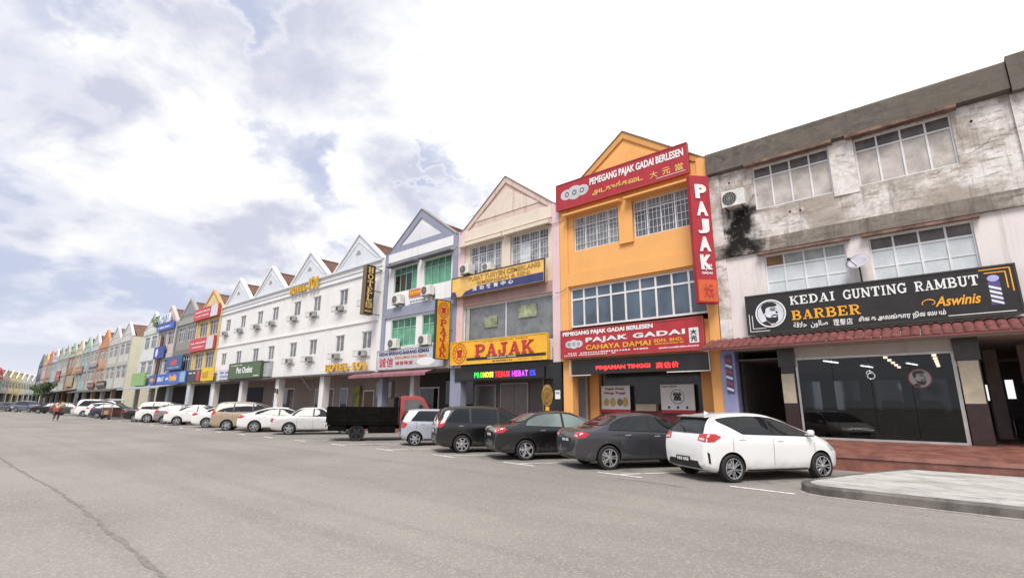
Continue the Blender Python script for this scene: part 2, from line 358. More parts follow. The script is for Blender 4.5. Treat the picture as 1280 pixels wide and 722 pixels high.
# slab-serif capitals drawn from strokes on a 1 x 1 cell: boxes (x0,x1,z0,z1), slants ((x,z),(x,z),width), arcs (cx,cz,rx,rz,a0,a1,width)
SL = {
 'K': [('b', .1, .32, 0, 1), ('b', 0, .42, 0, .1), ('b', 0, .42, .9, 1), ('s', (.28, .42), (.82, .95), .13), ('s', (.45, .58), (.85, .05), .22), ('b', .62, 1, .9, 1), ('b', .62, 1, 0, .1)],
 'E': [('b', .12, .36, 0, 1), ('b', 0, .95, 0, .12), ('b', 0, .93, .88, 1), ('b', .3, .66, .44, .56), ('b', .82, .95, 0, .32), ('b', .8, .93, .7, 1), ('b', .58, .68, .36, .64)],
 'D': [('b', .12, .36, 0, 1), ('b', 0, .5, 0, .11), ('b', 0, .5, .89, 1), ('a', .45, .5, .42, .445, -90, 90, .2)],
 'A': [('s', (.17, .04), (.5, .98), .1), ('s', (.5, .98), (.8, .04), .23), ('b', .25, .72, .26, .36), ('b', 0, .36, 0, .1), ('b', .58, 1, 0, .1)],
 'I': [('b', .32, .68, 0, 1), ('b', .1, .9, 0, .11), ('b', .1, .9, .89, 1)],
 'G': [('a', .5, .5, .4, .44, 40, 320, .2), ('b', .62, 1, .38, .49), ('b', .72, .92, .05, .48), ('b', .8, .92, .7, .98)],
 'U': [('b', .1, .33, .3, 1), ('b', .7, .86, .3, 1), ('a', .48, .32, .3, .27, 180, 360, .19), ('b', 0, .43, .9, 1), ('b', .58, 1, .9, 1)],
 'N': [('b', .08, .22, 0, 1), ('b', .74, .88, 0, 1), ('s', (.15, .96), (.8, .04), .24), ('b', 0, .36, 0, .1), ('b', 0, .3, .9, 1), ('b', .6, 1, .9, 1)],
 'T': [('b', .36, .64, 0, 1), ('b', 0, 1, .88, 1), ('b', 0, .11, .66, 1), ('b', .89, 1, .66, 1), ('b', .2, .8, 0, .1)],
 'R': [('b', .1, .34, 0, 1), ('b', 0, .45, 0, .1), ('b', 0, .5, .9, 1), ('a', .48, .73, .34, .22, -90, 90, .17), ('b', .3, .5, .46, .56), ('s', (.5, .5), (.82, .06), .22), ('b', .66, 1, 0, .1)],
 'M': [('b', .08, .2, 0, 1), ('b', .74, .92, 0, 1), ('s', (.14, .96), (.48, .1), .2), ('s', (.48, .1), (.82, .96), .12), ('b', 0, .3, 0, .1), ('b', .64, 1, 0, .1), ('b', 0, .26, .9, 1), ('b', .76, 1, .9, 1)],
 'B': [('b', .12, .36, 0, 1), ('b', 0, .52, 0, .1), ('b', 0, .52, .9, 1), ('a', .48, .735, .32, .215, -90, 90, .19), ('a', .5, .265, .38, .22, -90, 90, .2), ('b', .3, .52, .45, .55)],
 'P': [('b', .12, .38, 0, 1), ('b', 0, .52, 0, .1), ('b', 0, .5, .9, 1), ('a', .5, .7, .38, .25, -90, 90, .2), ('b', .3, .52, .4, .5)],
 'J': [('b', .52, .8, .3, 1), ('b', .3, 1, .9, 1), ('a', .42, .3, .3, .25, 180, 360, .2), ('b', .04, .26, .26, .42)],
 'H': [('b', .1, .34, 0, 1), ('b', .66, .9, 0, 1), ('b', .2, .8, .44, .56), ('b', 0, .44, 0, .1), ('b', 0, .44, .9, 1), ('b', .56, 1, 0, .1), ('b', .56, 1, .9, 1)],
 'O': [('a', .5, .5, .4, .44, 0, 360, .2)], '0': [('a', .5, .5, .36, .44, 0, 360, .2)],
 'L': [('b', .12, .38, 0, 1), ('b', 0, .95, 0, .12), ('b', 0, .5, .9, 1), ('b', .82, .95, 0, .34)],
 '1': [('b', .36, .64, 0, 1), ('b', .12, .88, 0, .1), ('s', (.14, .78), (.44, .96), .14)],
 'S': [('a', .5, .735, .34, .205, 20, 270, .18), ('a', .5, .265, .36, .215, -160, 90, .18)],
}
WID = {'I': .55, 'M': 1.25, '1': .7, ' ': .5, 'N': 1.1, 'J': .85, 'L': .9, 'E': .92}
def slab(body, x0, x1, z0, z1, y, mat, parent, name='lettering', th=.015, gap=.12, vertical=False, **kw):
    mb = MB(); H = z1-z0; k = 0
    if vertical:
        n = len(body); ch = H/(n+gap*(n-1)); cells = [(c, x0, x1, z1-(i+1)*ch-i*gap*ch, z1-i*ch-i*gap*ch) for i, c in enumerate(body)]
    else:
        tot = sum(WID.get(c, 1.) for c in body)+gap*(len(body)-1); s = (x1-x0)/tot; cells = []; x = x0
        for c in body:
            w = WID.get(c, 1.)*s; cells.append((c, x, x+w, z0, z1)); x += w+gap*s
    for c, a, b, lo, hi in cells:
        for st in SL.get(c, []):
            k += 1; yy = y-.0004*(k % 9); X = lambda u: a+u*(b-a); Z = lambda u: lo+u*(hi-lo)
            if st[0] == 'b': mb.box(X(st[1]), X(st[2]), yy-th, y, Z(st[3]), Z(st[4]))
            elif st[0] == 's':
                (ax, az), (bx, bz), w = st[1:]; w /= 2
                mb.prism([(X(ax-w), Z(az)), (X(ax+w), Z(az)), (X(bx+w), Z(bz)), (X(bx-w), Z(bz))], 'y', yy-th, y)
            else:
                cx, cz, rx, rz_, a0, a1, w = st[1:]; n = max(6, int(abs(a1-a0)/18)); w /= 2
                P = [(cx, cz, R(a0+(a1-a0)*i/n)) for i in range(n+1)]
                o_ = [(X(cx+(rx+w)*math.cos(t)), Z(cz+(rz_+w*.8)*math.sin(t))) for cx, cz, t in P]; i_ = [(X(cx+(rx-w)*math.cos(t)), Z(cz+(rz_-w*.8)*math.sin(t))) for cx, cz, t in P]
                for q in range(n): mb.prism([o_[q], o_[q+1], i_[q+1], i_[q]], 'y', yy-th, y)
    return mb.build(name, mat, parent, **kw)
ORD = ['first', 'second', 'third', 'fourth', 'fifth', 'sixth', 'seventh', 'eighth', 'ninth', 'tenth', 'eleventh', 'twelfth', 'thirteenth']

# ------------------------------------------------------------------ ground
def asphalt():
    t = NT('asphalt'); p = t.pos()
    sp = t.vor(p, 50)['Color']; s1 = t.sep(sp)[0]
    f = t.noise(p, 38, 4, .8); l = t.noise(p, .16, 6, .6); m = t.noise(t.pos((.35, 1.3, 1)), .8, 7, .65)
    v = t.mix(t.rng(l, .35, .65), (.222, .203, .182), (.278, .256, .231))
    v = t.mix(t.math('MULTIPLY', t.rng(m, .48, .72), .45), v, (.19, .172, .154))
    yy = t.sep(p)[1]; inbay = t.math('MULTIPLY', t.rng(yy, 10.3, 11.2), t.rng(yy, 14.2, 15.2, 1., 0.)); oil = t.rng(t.noise(p, 1.1, 6, .6), .50, .66); v = t.mix(t.math('MULTIPLY', t.math('MULTIPLY', inbay, oil), .65), v, (.085, .078, .07))
    trk = t.rng(t.noise(t.pos((.03, 1.1, 1)), 1.0, 3, .5), .48, .60); v = t.mix(t.math('MULTIPLY', trk, .22), v, (.16, .145, .13))
    v = t.mix(t.math('MULTIPLY', t.rng(s1, .6, 1.), .42), v, (.45, .42, .385))
    v = t.mix(t.math('MULTIPLY', t.rng(f, .56, .72), .7), v, (.115, .105, .095))
    t.base(v); t.b.inputs['Roughness'].default_value = .88; t.b.inputs['Specular IOR Level'].default_value = .3
    t.bump(t.math('ADD', f, s1), .35, .008); return t.m
A = asphalt()
g = MB()
gx = [-1500, -500, -250, -160, -120, -90, -70, -50, -40, -30, -20, -10, 0, 10, 25, 60, 200, 1500]; gy = [-1500, -400, -100, -30, -10, 0, 10, 20, 60, 200, 600, 1500]
g.v = [(x, y, 0) for x in gx for y in gy]
g.f = [(i*len(gy)+j, (i+1)*len(gy)+j, (i+1)*len(gy)+j+1, i*len(gy)+j+1) for i in range(len(gx)-1) for j in range(len(gy)-1)]; g.mi = [0]*len(g.f)
road = g.build('road', A); road['kind'] = 'structure'
# tar seam wandering across the asphalt
def ribbon(pts, w, z, seed, step=.12):
    rnd = random.Random(seed); mb = MB(); P = []
    for a, b in zip(pts[:-1], pts[1:]):
        a = Vector(a); b = Vector(b); n = max(2, int((b-a).length/step)); P += [a.lerp(b, i/n) for i in range(n)]
    P.append(Vector(pts[-1])); L_, R_ = [], []; off = 0
    for i, q in enumerate(P):
        d = (P[min(i+1, len(P)-1)]-P[max(i-1, 0)]).normalized(); nn = Vector((-d.y, d.x)); off = off*.8+rnd.uniform(-.02, .02); ww = w*rnd.uniform(.35, 1.2)
        L_.append((q.x+nn.x*(off+ww), q.y+nn.y*(off+ww), z)); R_.append((q.x+nn.x*(off-ww), q.y+nn.y*(off-ww), z))
    n = len(P); mb.add(L_+R_, [(i, i+1, n+i+1, n+i) for i in range(n-1)]); return mb
tarm = NT('old_tar'); tarm.base(tarm.mix(tarm.rng(tarm.noise(tarm.pos(), 12, 6, .7), .35, .65), (.15, .137, .124), (.235, .215, .195))); tarm.b.inputs['Roughness'].default_value = .85
seam = ribbon([(-4.2, 1.62), (-5.58, 1.69), (-8.29, 1.77), (-11.7, 1.8), (-15.4, 1.71), (-22, 1.6), (-40, 1.4)], .032, .004, 3).build('tar_seam', tarm.m); seam['kind'] = 'structure'
seam2 = ribbon([(-4.1, 9.75), (-4.9, 9.9), (-5.6, 9.85)], .03, .004, 5).build('tar_patch_edge', tarm.m); seam2['kind'] = 'structure'
# worn white bay markings: an angled line per bay and a tick along the lane
wm = NT('worn_road_paint'); pq = wm.pos()
wm.base(wm.mix(wm.rng(wm.noise(pq, 5.5, 8, .75), .50, .66), (.76, .74, .71), (.27, .25, .236))); wm.b.inputs['Roughness'].default_value = .8
BAY = 2.93; A0 = R(57)
lines = thing('parking_bay_markings', 'worn white angled parking bay lines painted on the asphalt along the shops', 'road marking')
del lines['category']; del lines['label']; lines['kind'] = 'structure'
for k in range(19):
    x0 = -2.95 - BAY*k; dx, dy = math.cos(A0), math.sin(A0); nx, ny = -dy*.05, dx*.05
    if k > 0: MB().add([(x0+nx, 10.5+ny, .006), (x0-nx, 10.5-ny, .006), (x0+dx*4.9-nx, 10.5+dy*4.9-ny, .006), (x0+dx*4.9+nx, 10.5+dy*4.9+ny, .006)], [(0, 1, 2, 3)]).build('bay_line', wm.m, lines)
    t0 = x0-.55; MB().add([(t0, 10.42, .008), (t0+1.15, 10.3, .008), (t0+1.15, 10.4, .008), (t0, 10.52, .008)], [(0, 1, 2, 3)]).build('bay_tick', wm.m, lines)
# concrete traffic island beside the first bay
kerb_pts = [(-2.33, 10.85), (-2.18, 10.62), (-1.95, 10.5), (-1.4, 10.44), (-.5, 10.36), (.6, 10.3), (3, 10.2), (9, 10.0), (9, 14.95), (-1.0, 14.95), (-1.5, 13.9), (-1.95, 12.7), (-2.33, 11.5), (-2.4, 11.1)]
def island_mat():
    t = NT('rough_concrete_top'); p = t.pos(); a = t.noise(t.pos((.8, 1.3, 1)), 1.2, 8, .7, .6); f = t.noise(p, 18, 6, .7); w = t.noise(t.pos((.8, 1.5, 1)), 1.5, 10, .75, .8)
    v = t.mix(t.rng(a, .35, .65), (.40, .385, .36), (.56, .545, .515)); v = t.mix(t.math('MULTIPLY', t.rng(w, .47, .64), .6), v, (.20, .185, .17)); v = t.mix(t.math('MULTIPLY', t.rng(f, .58, .72), .5), v, (.2, .185, .17))
    t.base(v); t.b.inputs['Roughness'].default_value = .9; t.bump(t.math('ADD', a, f), .6, .02); return t.m
def kerb_mat():
    t = NT('grimy_kerb'); p = t.pos(); a = t.noise(p, 1.3, 8, .7); f = t.noise(p, 9, 7, .75)
    v = t.mix(t.rng(a, .35, .65), (.075, .067, .06), (.19, .172, .156)); v = t.mix(t.math('MULTIPLY', t.rng(f, .55, .72), .5), v, (.06, .054, .05)); t.base(v); t.b.inputs['Roughness'].default_value = .9; t.bump(f, .6, .02); return t.m
isl = thing('traffic_island', 'x', 'x'); del isl['label']; del isl['category']; isl['kind'] = 'structure'
cx = sum(p[0] for p in kerb_pts)/len(kerb_pts); cy = sum(p[1] for p in kerb_pts)/len(kerb_pts)
KM = kerb_mat()
def inset(pts, d):
    out = []; n = len(pts)
    for i in range(n):
        a = Vector(pts[i-1]); b = Vector(pts[i]); c = Vector(pts[(i+1) % n]); d1 = (b-a).normalized(); d2 = (c-b).normalized(); nn = (Vector((-d1.y, d1.x))+Vector((-d2.y, d2.x))).normalized()
        out.append((b.x+nn.x*d, b.y+nn.y*d))
    return out
i1 = inset(kerb_pts, .03); i2 = inset(kerb_pts, .15)
mb = MB(); n = len(kerb_pts)
mb.v = [(x, y, 0) for x, y in kerb_pts]+[(x, y, .12) for x, y in kerb_pts]+[(x, y, .15) for x, y in i1]+[(x, y, .152) for x, y in i2]+[(x, y, .10) for x, y in i2]
for lv in range(4): mb.f += [(lv*n+i, lv*n+(i+1) % n, (lv+1)*n+(i+1) % n, (lv+1)*n+i) for i in range(n)]
mb.mi = [0]*len(mb.f); mb.build('kerb', KM, isl)
MB().add([(x, y, .147) for x, y in i2], [tuple(range(n))]).build('island_top', island_mat(), isl)
sand = NT('kerb_sand'); sand.base(sand.mix(sand.rng(sand.noise(sand.pos(), 6, 7, .7), .4, .62), (.42, .37, .33), (.26, .24, .225))); sand.b.inputs['Roughness'].default_value = .95
o3 = inset(kerb_pts[:8], -.12)
mb = MB(); k = 7; mb.v = [(x, y, .004) for x, y in kerb_pts[:k]]+[(x+random.uniform(-.03, .03), y+random.uniform(-.03, .03), .004) for x, y in o3[:k]]
mb.f = [(i, i+1, k+i+1, k+i) for i in range(k-1)]; mb.mi = [0]*len(mb.f); so = mb.build('gutter_sand', sand.m); so['kind'] = 'structure'

# ------------------------------------------------------------------ building kit (local: x along the facade, facade on y = 0 facing -y)
W2 = 3.335
FRAME_W = plain('white_aluminium', (.74, .74, .75), .4, var=.08); FRAME_D = plain('dark_bronze_frame', (.10, .09, .085), .45)
G_DARK = glass_dark('window_glass', (.055, .065, .08)); G_BLUE = glass_dark('blue_grey_glass', (.075, .105, .14)); G_BLACK = glass_dark('black_glass', (.015, .016, .018)); G_GREEN = plain('green_window_film', (.13, .36, .23), .18, var=.18)
FILM = plain('white_frosted_film', (.60, .64, .66), .3, var=.08); CURT = plain('drawn_curtain', (.52, .475, .44), .7, var=.2); CURT2 = plain('brown_board', (.28, .15, .07), .7, var=.3)
STEEL = plain('galvanised_steel', (.45, .45, .45), .45, .6); DARKM = plain('dark_metal', (.035, .033, .032), .5); GREYP = plain('grey_plastic', (.36, .35, .33), .6); WHITEP = plain('white_plastic', (.72, .71, .68), .45)
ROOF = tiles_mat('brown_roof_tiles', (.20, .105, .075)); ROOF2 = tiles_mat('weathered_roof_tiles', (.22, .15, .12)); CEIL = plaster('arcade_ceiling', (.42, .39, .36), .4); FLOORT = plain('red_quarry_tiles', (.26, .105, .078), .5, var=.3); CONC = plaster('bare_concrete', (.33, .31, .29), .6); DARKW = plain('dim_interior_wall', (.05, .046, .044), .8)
def wall_sheet(mb, x0, x1, z0, z1, openings, y=0., rev=.16, mi=0):
    xs = sorted({x0, x1, *[o[0] for o in openings], *[o[1] for o in openings]}); zs = sorted({z0, z1, *[o[2] for o in openings], *[o[3] for o in openings]})
    for a, b in zip(xs[:-1], xs[1:]):
        for c, d in zip(zs[:-1], zs[1:]):
            mx, mz = (a+b)/2, (c+d)/2
            if any(o[0] < mx < o[1] and o[2] < mz < o[3] for o in openings): continue
            mb.add([(a, y, c), (b, y, c), (b, y, d), (a, y, d)], [(0, 1, 2, 3)], mi)
    for a, b, c, d in openings:
        mb.add([(a, y, c), (b, y, c), (b, y, d), (a, y, d), (a, y+rev, c), (b, y+rev, c), (b, y+rev, d), (a, y+rev, d)], [(0, 4, 5, 1), (1, 5, 6, 2), (2, 6, 7, 3), (3, 7, 4, 0)], mi)
PANE = {}
def pane_mesh(w, h, m):
    k = (round(w, 3), round(h, 3), m.name)
    if k not in PANE: PANE[k] = MB().box(-w/2, w/2, 0, .012, -h/2, h/2).mesh('pane', m)
    return PANE[k]
def window(par, x0, x1, z0, z1, cols, tr=None, y=.10, fm=None, pm=None, tm=None, fw_=.05, grille=False, mid=None, name='window', special=None):
    """frame with mullions (+ transom at height tr), every pane an object; pm/tm = pane material below/above the transom"""
    fm = fm or FRAME_W; pm = pm or G_DARK; tm = tm or pm
    mb = MB(); e = fw_
    mb.box(x0, x1, y-.03, y+.03, z0, z0+e); mb.box(x0, x1, y-.03, y+.03, z1-e, z1); mb.box(x0, x0+e, y-.028, y+.028, z0+e, z1-e); mb.box(x1-e, x1, y-.028, y+.028, z0+e, z1-e)
    cw = (x1-x0)/cols
    for i in range(1, cols): mb.box(x0+cw*i-e*.5, x0+cw*i+e*.5, y-.026, y+.026, z0+e, z1-e)
    rows = [(z0, z1, pm)]
    if tr: rows = [(z0, tr, pm), (tr, z1, tm)]; mb.box(x0+e, x1-e, y-.024, y+.024, tr-e*.5, tr+e*.5)
    if mid: mb.box(x0+e, x1-e, y-.012, y+.02, mid-.012, mid+.012)
    w = mb.build(name, fm, par)
    for i in range(cols):
        for j, (a, b, m) in enumerate(rows):
            if special and (i, j) in special: m = special[(i, j)]
            link('pane', pane_mesh(cw-e*.6, (b-a)-e*.6, m), w, (x0+cw*(i+.5), y+.006, (a+b)/2))
    if grille:
        gb = MB(); nx = int((x1-x0)/.16); nz = int((z1-z0)/.3)
        for i in range(1, nx): q = x0+(x1-x0)*i/nx; gb.box(q-.007, q+.007, y+.045, y+.055, z0+.03, z1-.03)
        for i in range(1, nz): q = z0+(z1-z0)*i/nz; gb.box(x0+.03, x1-.03, y+.056, y+.066, q-.007, q+.007)
        for o in gb.v: pass
        gy_ = -.10
        gb.v = [(a, b+gy_, c) for a, b, c in gb.v]
        gb.build('window_grille', fm, w)
    return w
def hood(par, x0, x1, z, m, dep=.42, th=.09, name='window_hood'):
    MB().prism([(-dep, z-.02), (0, z), (0, z+th+.03), (-dep, z+th*.6)], 'x', x0, x1).build(name, m, par)
def shell(par, hw, zt, mw, depth=18., z0=3.35, name='side_walls'):
    mb = MB(); a, b = -hw+.004, hw-.004
    mb.add([(a, .02, z0), (a, depth, z0), (a, depth, zt), (a, .02, zt)], [(0, 1, 2, 3)]); mb.add([(b, .02, z0), (b, depth, z0), (b, depth, zt), (b, .02, zt)], [(0, 3, 2, 1)])
    mb.add([(a, depth, 0), (b, depth, 0), (b, depth, zt), (a, depth, zt)], [(0, 1, 2, 3)])
    mb.add([(a, .03, zt), (b, .03, zt), (b, depth, zt), (a, depth, zt)], [(0, 1, 2, 3)])
    mb.build(name, mw, par)
def roof(par, hw, ridge, eave, m, y0=.45, y1=16., name='roof', cap=None, courses=14):
    """two tiled slopes stepped in courses, ridge running back from the gable"""
    mb = MB()
    for s in (-1, 1):
        for i in range(courses):
            u0, u1 = i/courses, (i+1)/courses
            xa, za = s*hw*u0, ridge+(eave-ridge)*u0; xb, zb = s*hw*u1, ridge+(eave-ridge)*u1
            mb.add([(xa, y0, za), (xa, y1, za), (xb, y1, zb+.035), (xb, y0, zb+.035), (xb, y1, zb), (xb, y0, zb)], [(0, 1, 2, 3), (3, 2, 4, 5)])
    mb.add([(-hw, y0, eave-.3), (hw, y0, eave-.3), (0, y0, ridge)], [(0, 1, 2)])
    r = mb.build(name, m, par)
    MB().cyl((0, y0, ridge+.02), (0, y1, ridge+.02), .09, n=8).build('ridge_cap', cap or m, r)
    return r
def gable(par, hw, z0, zp, mw, mrim, minner=None, rim=.26, inner=True, y=0., sub=None, cap=True):
    """triangular pediment with a raised raking rim and a sunk inner panel"""
    sl = (zp-z0)/hw
    G = MB().prism([(-hw, z0), (hw, z0), (0, zp)], 'y', y+.02, y+.28).build('gable_wall', mw, par)
    t = rim*math.sqrt(1+sl*sl)
    mb = MB()
    for s in (-1, 1): mb.prism([(s*hw, z0-.02), (0, zp+.05), (0, zp+.05-t), (s*(hw-t/sl*.98), z0-.02)], 'y', y-.05, y+.30)
    mb.build('gable_rim', mrim, par)
    if cap:
        mb = MB()
        for s in (-1, 1): mb.prism([(s*(hw+.03), z0-.02), (0, zp+.10), (0, zp+.055), (s*(hw-.03), z0-.03)], 'y', y-.09, y+.34)
        mb.build('gable_coping', plaster('grimy_coping', (.30, .27, .25), .8), par)
    if inner:
        a = hw-t/sl-.55; hi = zp-t-.28
        MB().prism([(-a, z0+.42), (a, z0+.42), (0, hi)], 'y', y-.012, y+.03).build('gable_panel', minner or mw, par)
def columns(par, xs, m, w=.45, d=.45, z1=3.4, z0=.0, name='column'):
    for x in xs: MB().box(x-w/2, x+w/2, .0, d, z0, z1, bev=.02).build(name, m, par)
def arcade(par, hw, wallm, shop=None, zc=3.34, back=2.4, floor=.3):
    """five-foot way: floor, step, ceiling and the recessed shop wall with an opening"""
    MB().box(-hw, hw, -.75, back+8, .0, floor).build('walkway_floor', FLOORT if shop != 'conc' else CONC, par)
    MB().box(-hw, hw, .02, back+8, zc, zc+.08).build('arcade_ceiling', CEIL, par)
    MB().box(-hw, hw, back, back+.15, floor, zc).build('shop_wall', wallm, par)
def door(par, x0, x1, z1, m, y, fm=None, name='door', z0=.3, leaf=2):
    """framed glazed or panelled door standing in the recessed wall"""
    mb = MB(); mb.box(x0, x0+.07, y-.06, y-.005, z0, z1); mb.box(x1-.07, x1, y-.06, y-.005, z0, z1); mb.box(x0+.07, x1-.07, y-.06, y-.005, z1-.07, z1)
    d = mb.build(name, fm or FRAME_W, par); n = leaf; w = (x1-x0-.14)/n
    for i in range(n): MB().box(x0+.07+w*i+.01, x0+.07+w*(i+1)-.01, y-.04, y-.008, z0+.01, z1-.08).build('door_leaf', m, d)
    return d
def shutter(par, x0, x1, z1, m, y, z0=.3, name='roller_shutter'):
    mb = MB(); n = int((z1-z0)/.085)
    for i in range(n):
        a = z0+(z1-z0)*i/n; b = z0+(z1-z0)*(i+1)/n; mb.prism([(y-.02, a), (y-.055, (a+b)/2), (y-.02, b), (y-.006, b), (y-.006, a)], 'x', x0, x1)
    return mb.build(name, m, par)
def ac_unit(label, X, Z, Y=D, w=.82, h=.56, d=.32, group='outdoor air conditioner units', tilt=0., rot=0.):
    t = thing('air_conditioner', label, 'air conditioner', (X, Y-.06, Z), rot, group)
    MB().box(-w/2, w/2, -d, 0, 0, h, bev=.02).build('casing', WHITEP, t)
    f = MB().disc((-w*.14, h/2), h*.40, -d-.012, -d+.002, 24); f.build('fan_opening', DARKM, t)
    g = MB()
    for r in (.08, .15, .21): g.ring((-w*.14, h/2), r*h/.56-.006, r*h/.56+.006, -d-.022, -d-.014, 20)
    for k in range(6): a = k*math.pi/6; g.cyl((-w*.14-math.cos(a)*h*.39, -d-.018, h/2-math.sin(a)*h*.39), (-w*.14+math.cos(a)*h*.39, -d-.018, h/2+math.sin(a)*h*.39), .005, n=4)
    g.build('fan_grille', GREYP, t)
    for x in (-w*.35, w*.35): MB().prism([(-d, -.002), (-d, -.03), (.02, -.04), (.02, -.3), (.058, -.3), (.058, -.002)], 'x', x-.02, x+.02).build('bracket', DARKM, t)
    MB().tube([(w*.38, -.02, .15), (w*.5, .03, .05), (w*.5, .03, -.3)], .02).build('pipe', DARKM, t)
    return t
def xc(k): return -9.08-6.67*k

# ---- weathered flat-roofed building with the barber shop (X -5.70 .. 2.42)
BX0, BX1 = -5.70, 2.42
WL = weathered('old_white_render', .4, streak=.4); WD = weathered('grimy_parapet_render', .9, None, (.07, .061, .053), (.19, .165, .142), .8, (.15, .13, .112)); WM = weathered('stained_spandrel_render', .74, (-4.74, .40, 6.3, 8.3), streak=.8); WC = plaster('stained_pinkish_white', (.76, .70, .68), .40)
bb = thing('barber_building', 'old flat-roofed building with mouldy peeling white render and dark stained parapet', 'building', (0, D, 0))
mb = MB(); wall_sheet(mb, BX0, BX1, 7.0, 9.74, [(-4.22, -1.92, 8.06, 9.62), (-1.26, 1.05, 8.06, 9.62)]); mb.build('upper_wall', WM, bb)
mb = MB(); wall_sheet(mb, BX0, BX1, 3.35, 6.55, [(-4.14, -1.84, 5.0, 6.42), (-1.27, 1.05, 5.0, 6.42)]); mb.build('middle_wall', WC, bb)
MB().box(BX0, BX1, -.10, .1, 6.55, 7.0).build('spandrel_beam', weathered('streaked_beam_render', 1.05, (-4.74, .40, 6.3, 8.3), (.38, .33, .29), (.56, .51, .47), .85, (.20, .172, .148)), bb)
MB().prism([(-.22, 9.74), (-.22, 10.50), (-.16, 10.57), (.3, 10.57), (.3, 9.70), (0, 9.70)], 'x', BX0-.01, BX1-.12).build('parapet', WD, bb)
MB().box(BX1-.10, BX1+.32, -.28, .3, 9.62, 10.65).build('parapet_end_block', WD, bb)
MB().box(BX0-.02, BX0+.36, -.06, .3, 3.4, 9.69).build('corner_pilaster', weathered('pilaster_render', .6), bb)
MB().box(BX1-.16, BX1+.3, -.07, .3, 3.4, 9.62).build('corner_pilaster', weathered('pilaster_render', .6), bb)
MB().box(-1.92, -1.26, -.03, .02, 7.9, 9.74).build('mullion_pier', WL, bb)
for x0, x1 in ((-4.4, -1.78), (-1.42, 1.2)): hood(bb, x0, x1, 9.64, plain('rusty_hood', (.22, .13, .10), .8, var=.4), .3, .12)
for x0, x1 in ((-4.3, -1.7), (-1.4, 1.2)): hood(bb, x0, x1, 6.43, plain('rusty_hood', (.22, .13, .10), .8, var=.4), .22, .1)
window(bb, -4.22, -1.92, 8.06, 9.62, 4, 9.22, pm=CURT, tm=plain('dusty_dark_glass', (.13, .11, .105), .25, var=.3))
window(bb, -1.26, 1.05, 8.06, 9.62, 4, 9.22, pm=CURT, tm=plain('dusty_dark_glass', (.13, .11, .105), .25, var=.3))
window(bb, -4.14, -1.84, 5.0, 6.42, 4, 6.02, pm=FILM, tm=plain('pale_top_glass', (.36, .38, .38), .2, var=.2), mid=5.5, special={(0, 1): CURT2})
window(bb, -1.27, 1.05, 5.0, 6.42, 4, 6.02, pm=FILM, tm=plain('dusty_dark_glass', (.13, .11, .105), .25), mid=5.5)
mb = MB(); a, b = BX0+.01, BX1-.01
mb.add([(a, .02, 3.35), (a, 18, 3.35), (a, 18, 10.4), (a, .02, 10.4)], [(0, 1, 2, 3)]); mb.add([(b, .02, 3.35), (b, 18, 3.35), (b, 18, 10.4), (b, .02, 10.4)], [(0, 3, 2, 1)]); mb.add([(a, .1, 10.4), (b, .1, 10.4), (b, 18, 10.4), (a, 18, 10.4)], [(0, 1, 2, 3)])
mb.build('side_walls', weathered('pilaster_render', .6), bb)
for i, (x, z) in enumerate(((-5.0, 9.3), (1.45, 9.2), (-3.2, 7.75), (-2.9, 7.72))): MB().disc((x, z), .035, -.012, .0, 8).build('weep_hole', G_BLACK, bb)
# ground floor: dark columns with a cream tile panel, plinth, ceiling, glazed front with a lit shop behind
MAROON = plain('dark_maroon_tile', (.045, .022, .02), .25, var=.2); CREAM = plain('cream_wall_tile', (.62, .55, .40), .3, var=.15); BROWNC = plain('dark_brown_tile', (.05, .04, .036), .3, var=.2)
for x0, x1 in ((-4.02, -3.62), (.20, .64)):
    MB().box(x0, x1, 0, .45, .3, 3.35, bev=.015).build('column', MAROON, bb)
    MB().box(x0+.01, x1-.03, -.012, .2, 1.61, 2.5 if x0 < -1 else 2.7).build('tile_panel', CREAM, bb)
    MB().box(x0-.04, x1+.04, -.03, .49, 2.72, 3.3).build('column_capital', BROWNC, bb)
mb = MB(); FS = [(-2.6, .38), (-.02, .575), (16, .60)]
mb.prism([(-2.6, 0), (-2.6, .33), (-2.57, .37)]+FS[1:]+[(16, 0)], 'x', BX0, 9.0); mb.build('tiled_plinth', FLOORT, bb)
MB().box(BX0, 9, -2.63, -2.55, .30, .385).build('step_nosing', plain('worn_red_nosing', (.30, .14, .11), .4, var=.25), bb)
MB().box(BX0, 9, -.02, 14, 3.3, 3.4).build('arcade_ceiling', CEIL, bb)
MB().box(BX0, BX0+.28, .0, 8, .3, 3.3).build('party_wall', plain('pale_violet_paint', (.32, .34, .56), .7), bb)
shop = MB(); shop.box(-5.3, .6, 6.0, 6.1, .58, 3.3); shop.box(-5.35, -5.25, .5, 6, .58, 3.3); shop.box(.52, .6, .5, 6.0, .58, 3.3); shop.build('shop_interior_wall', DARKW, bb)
MB().box(-5.3, .5, .1, 6, 2.98, 3.02).build('shop_ceiling', plain('shop_dark_ceiling', (.16, .155, .15), .8), bb)
fr = MB()
for x0, x1, z0, z1 in ((-3.6, .18, .575, .63), (-3.6, .18, 2.92, 2.98), (-3.6, -3.54, .63, 2.92), (.10, .18, .63, 2.92)): fr.box(x0, x1, .06, .13, z0, z1)
gf = fr.build('shop_window', plain('brushed_frame', (.55, .54, .52), .35, .5), bb)
CG = glass_clear('shop_glass', (.42, .43, .44)); n = 4
for i in range(n):
    w = (.10+3.54)/n; MB().box(-3.54+w*i+.006, -3.54+w*(i+1)-.006, .085, .095, .63, 2.92).build('pane', CG, gf)
MB().box(-3.6, .18, .04, .14, 2.985, 3.295).build('bulkhead', plaster('bulkhead_paint', (.50, .47, .44), .4), bb)
TUBE = emit('fluorescent_tube', (.92, 1, .95), 7.)
MIR = plain('added_mirror', (.5, .5, .52), .08, .9, var=0)
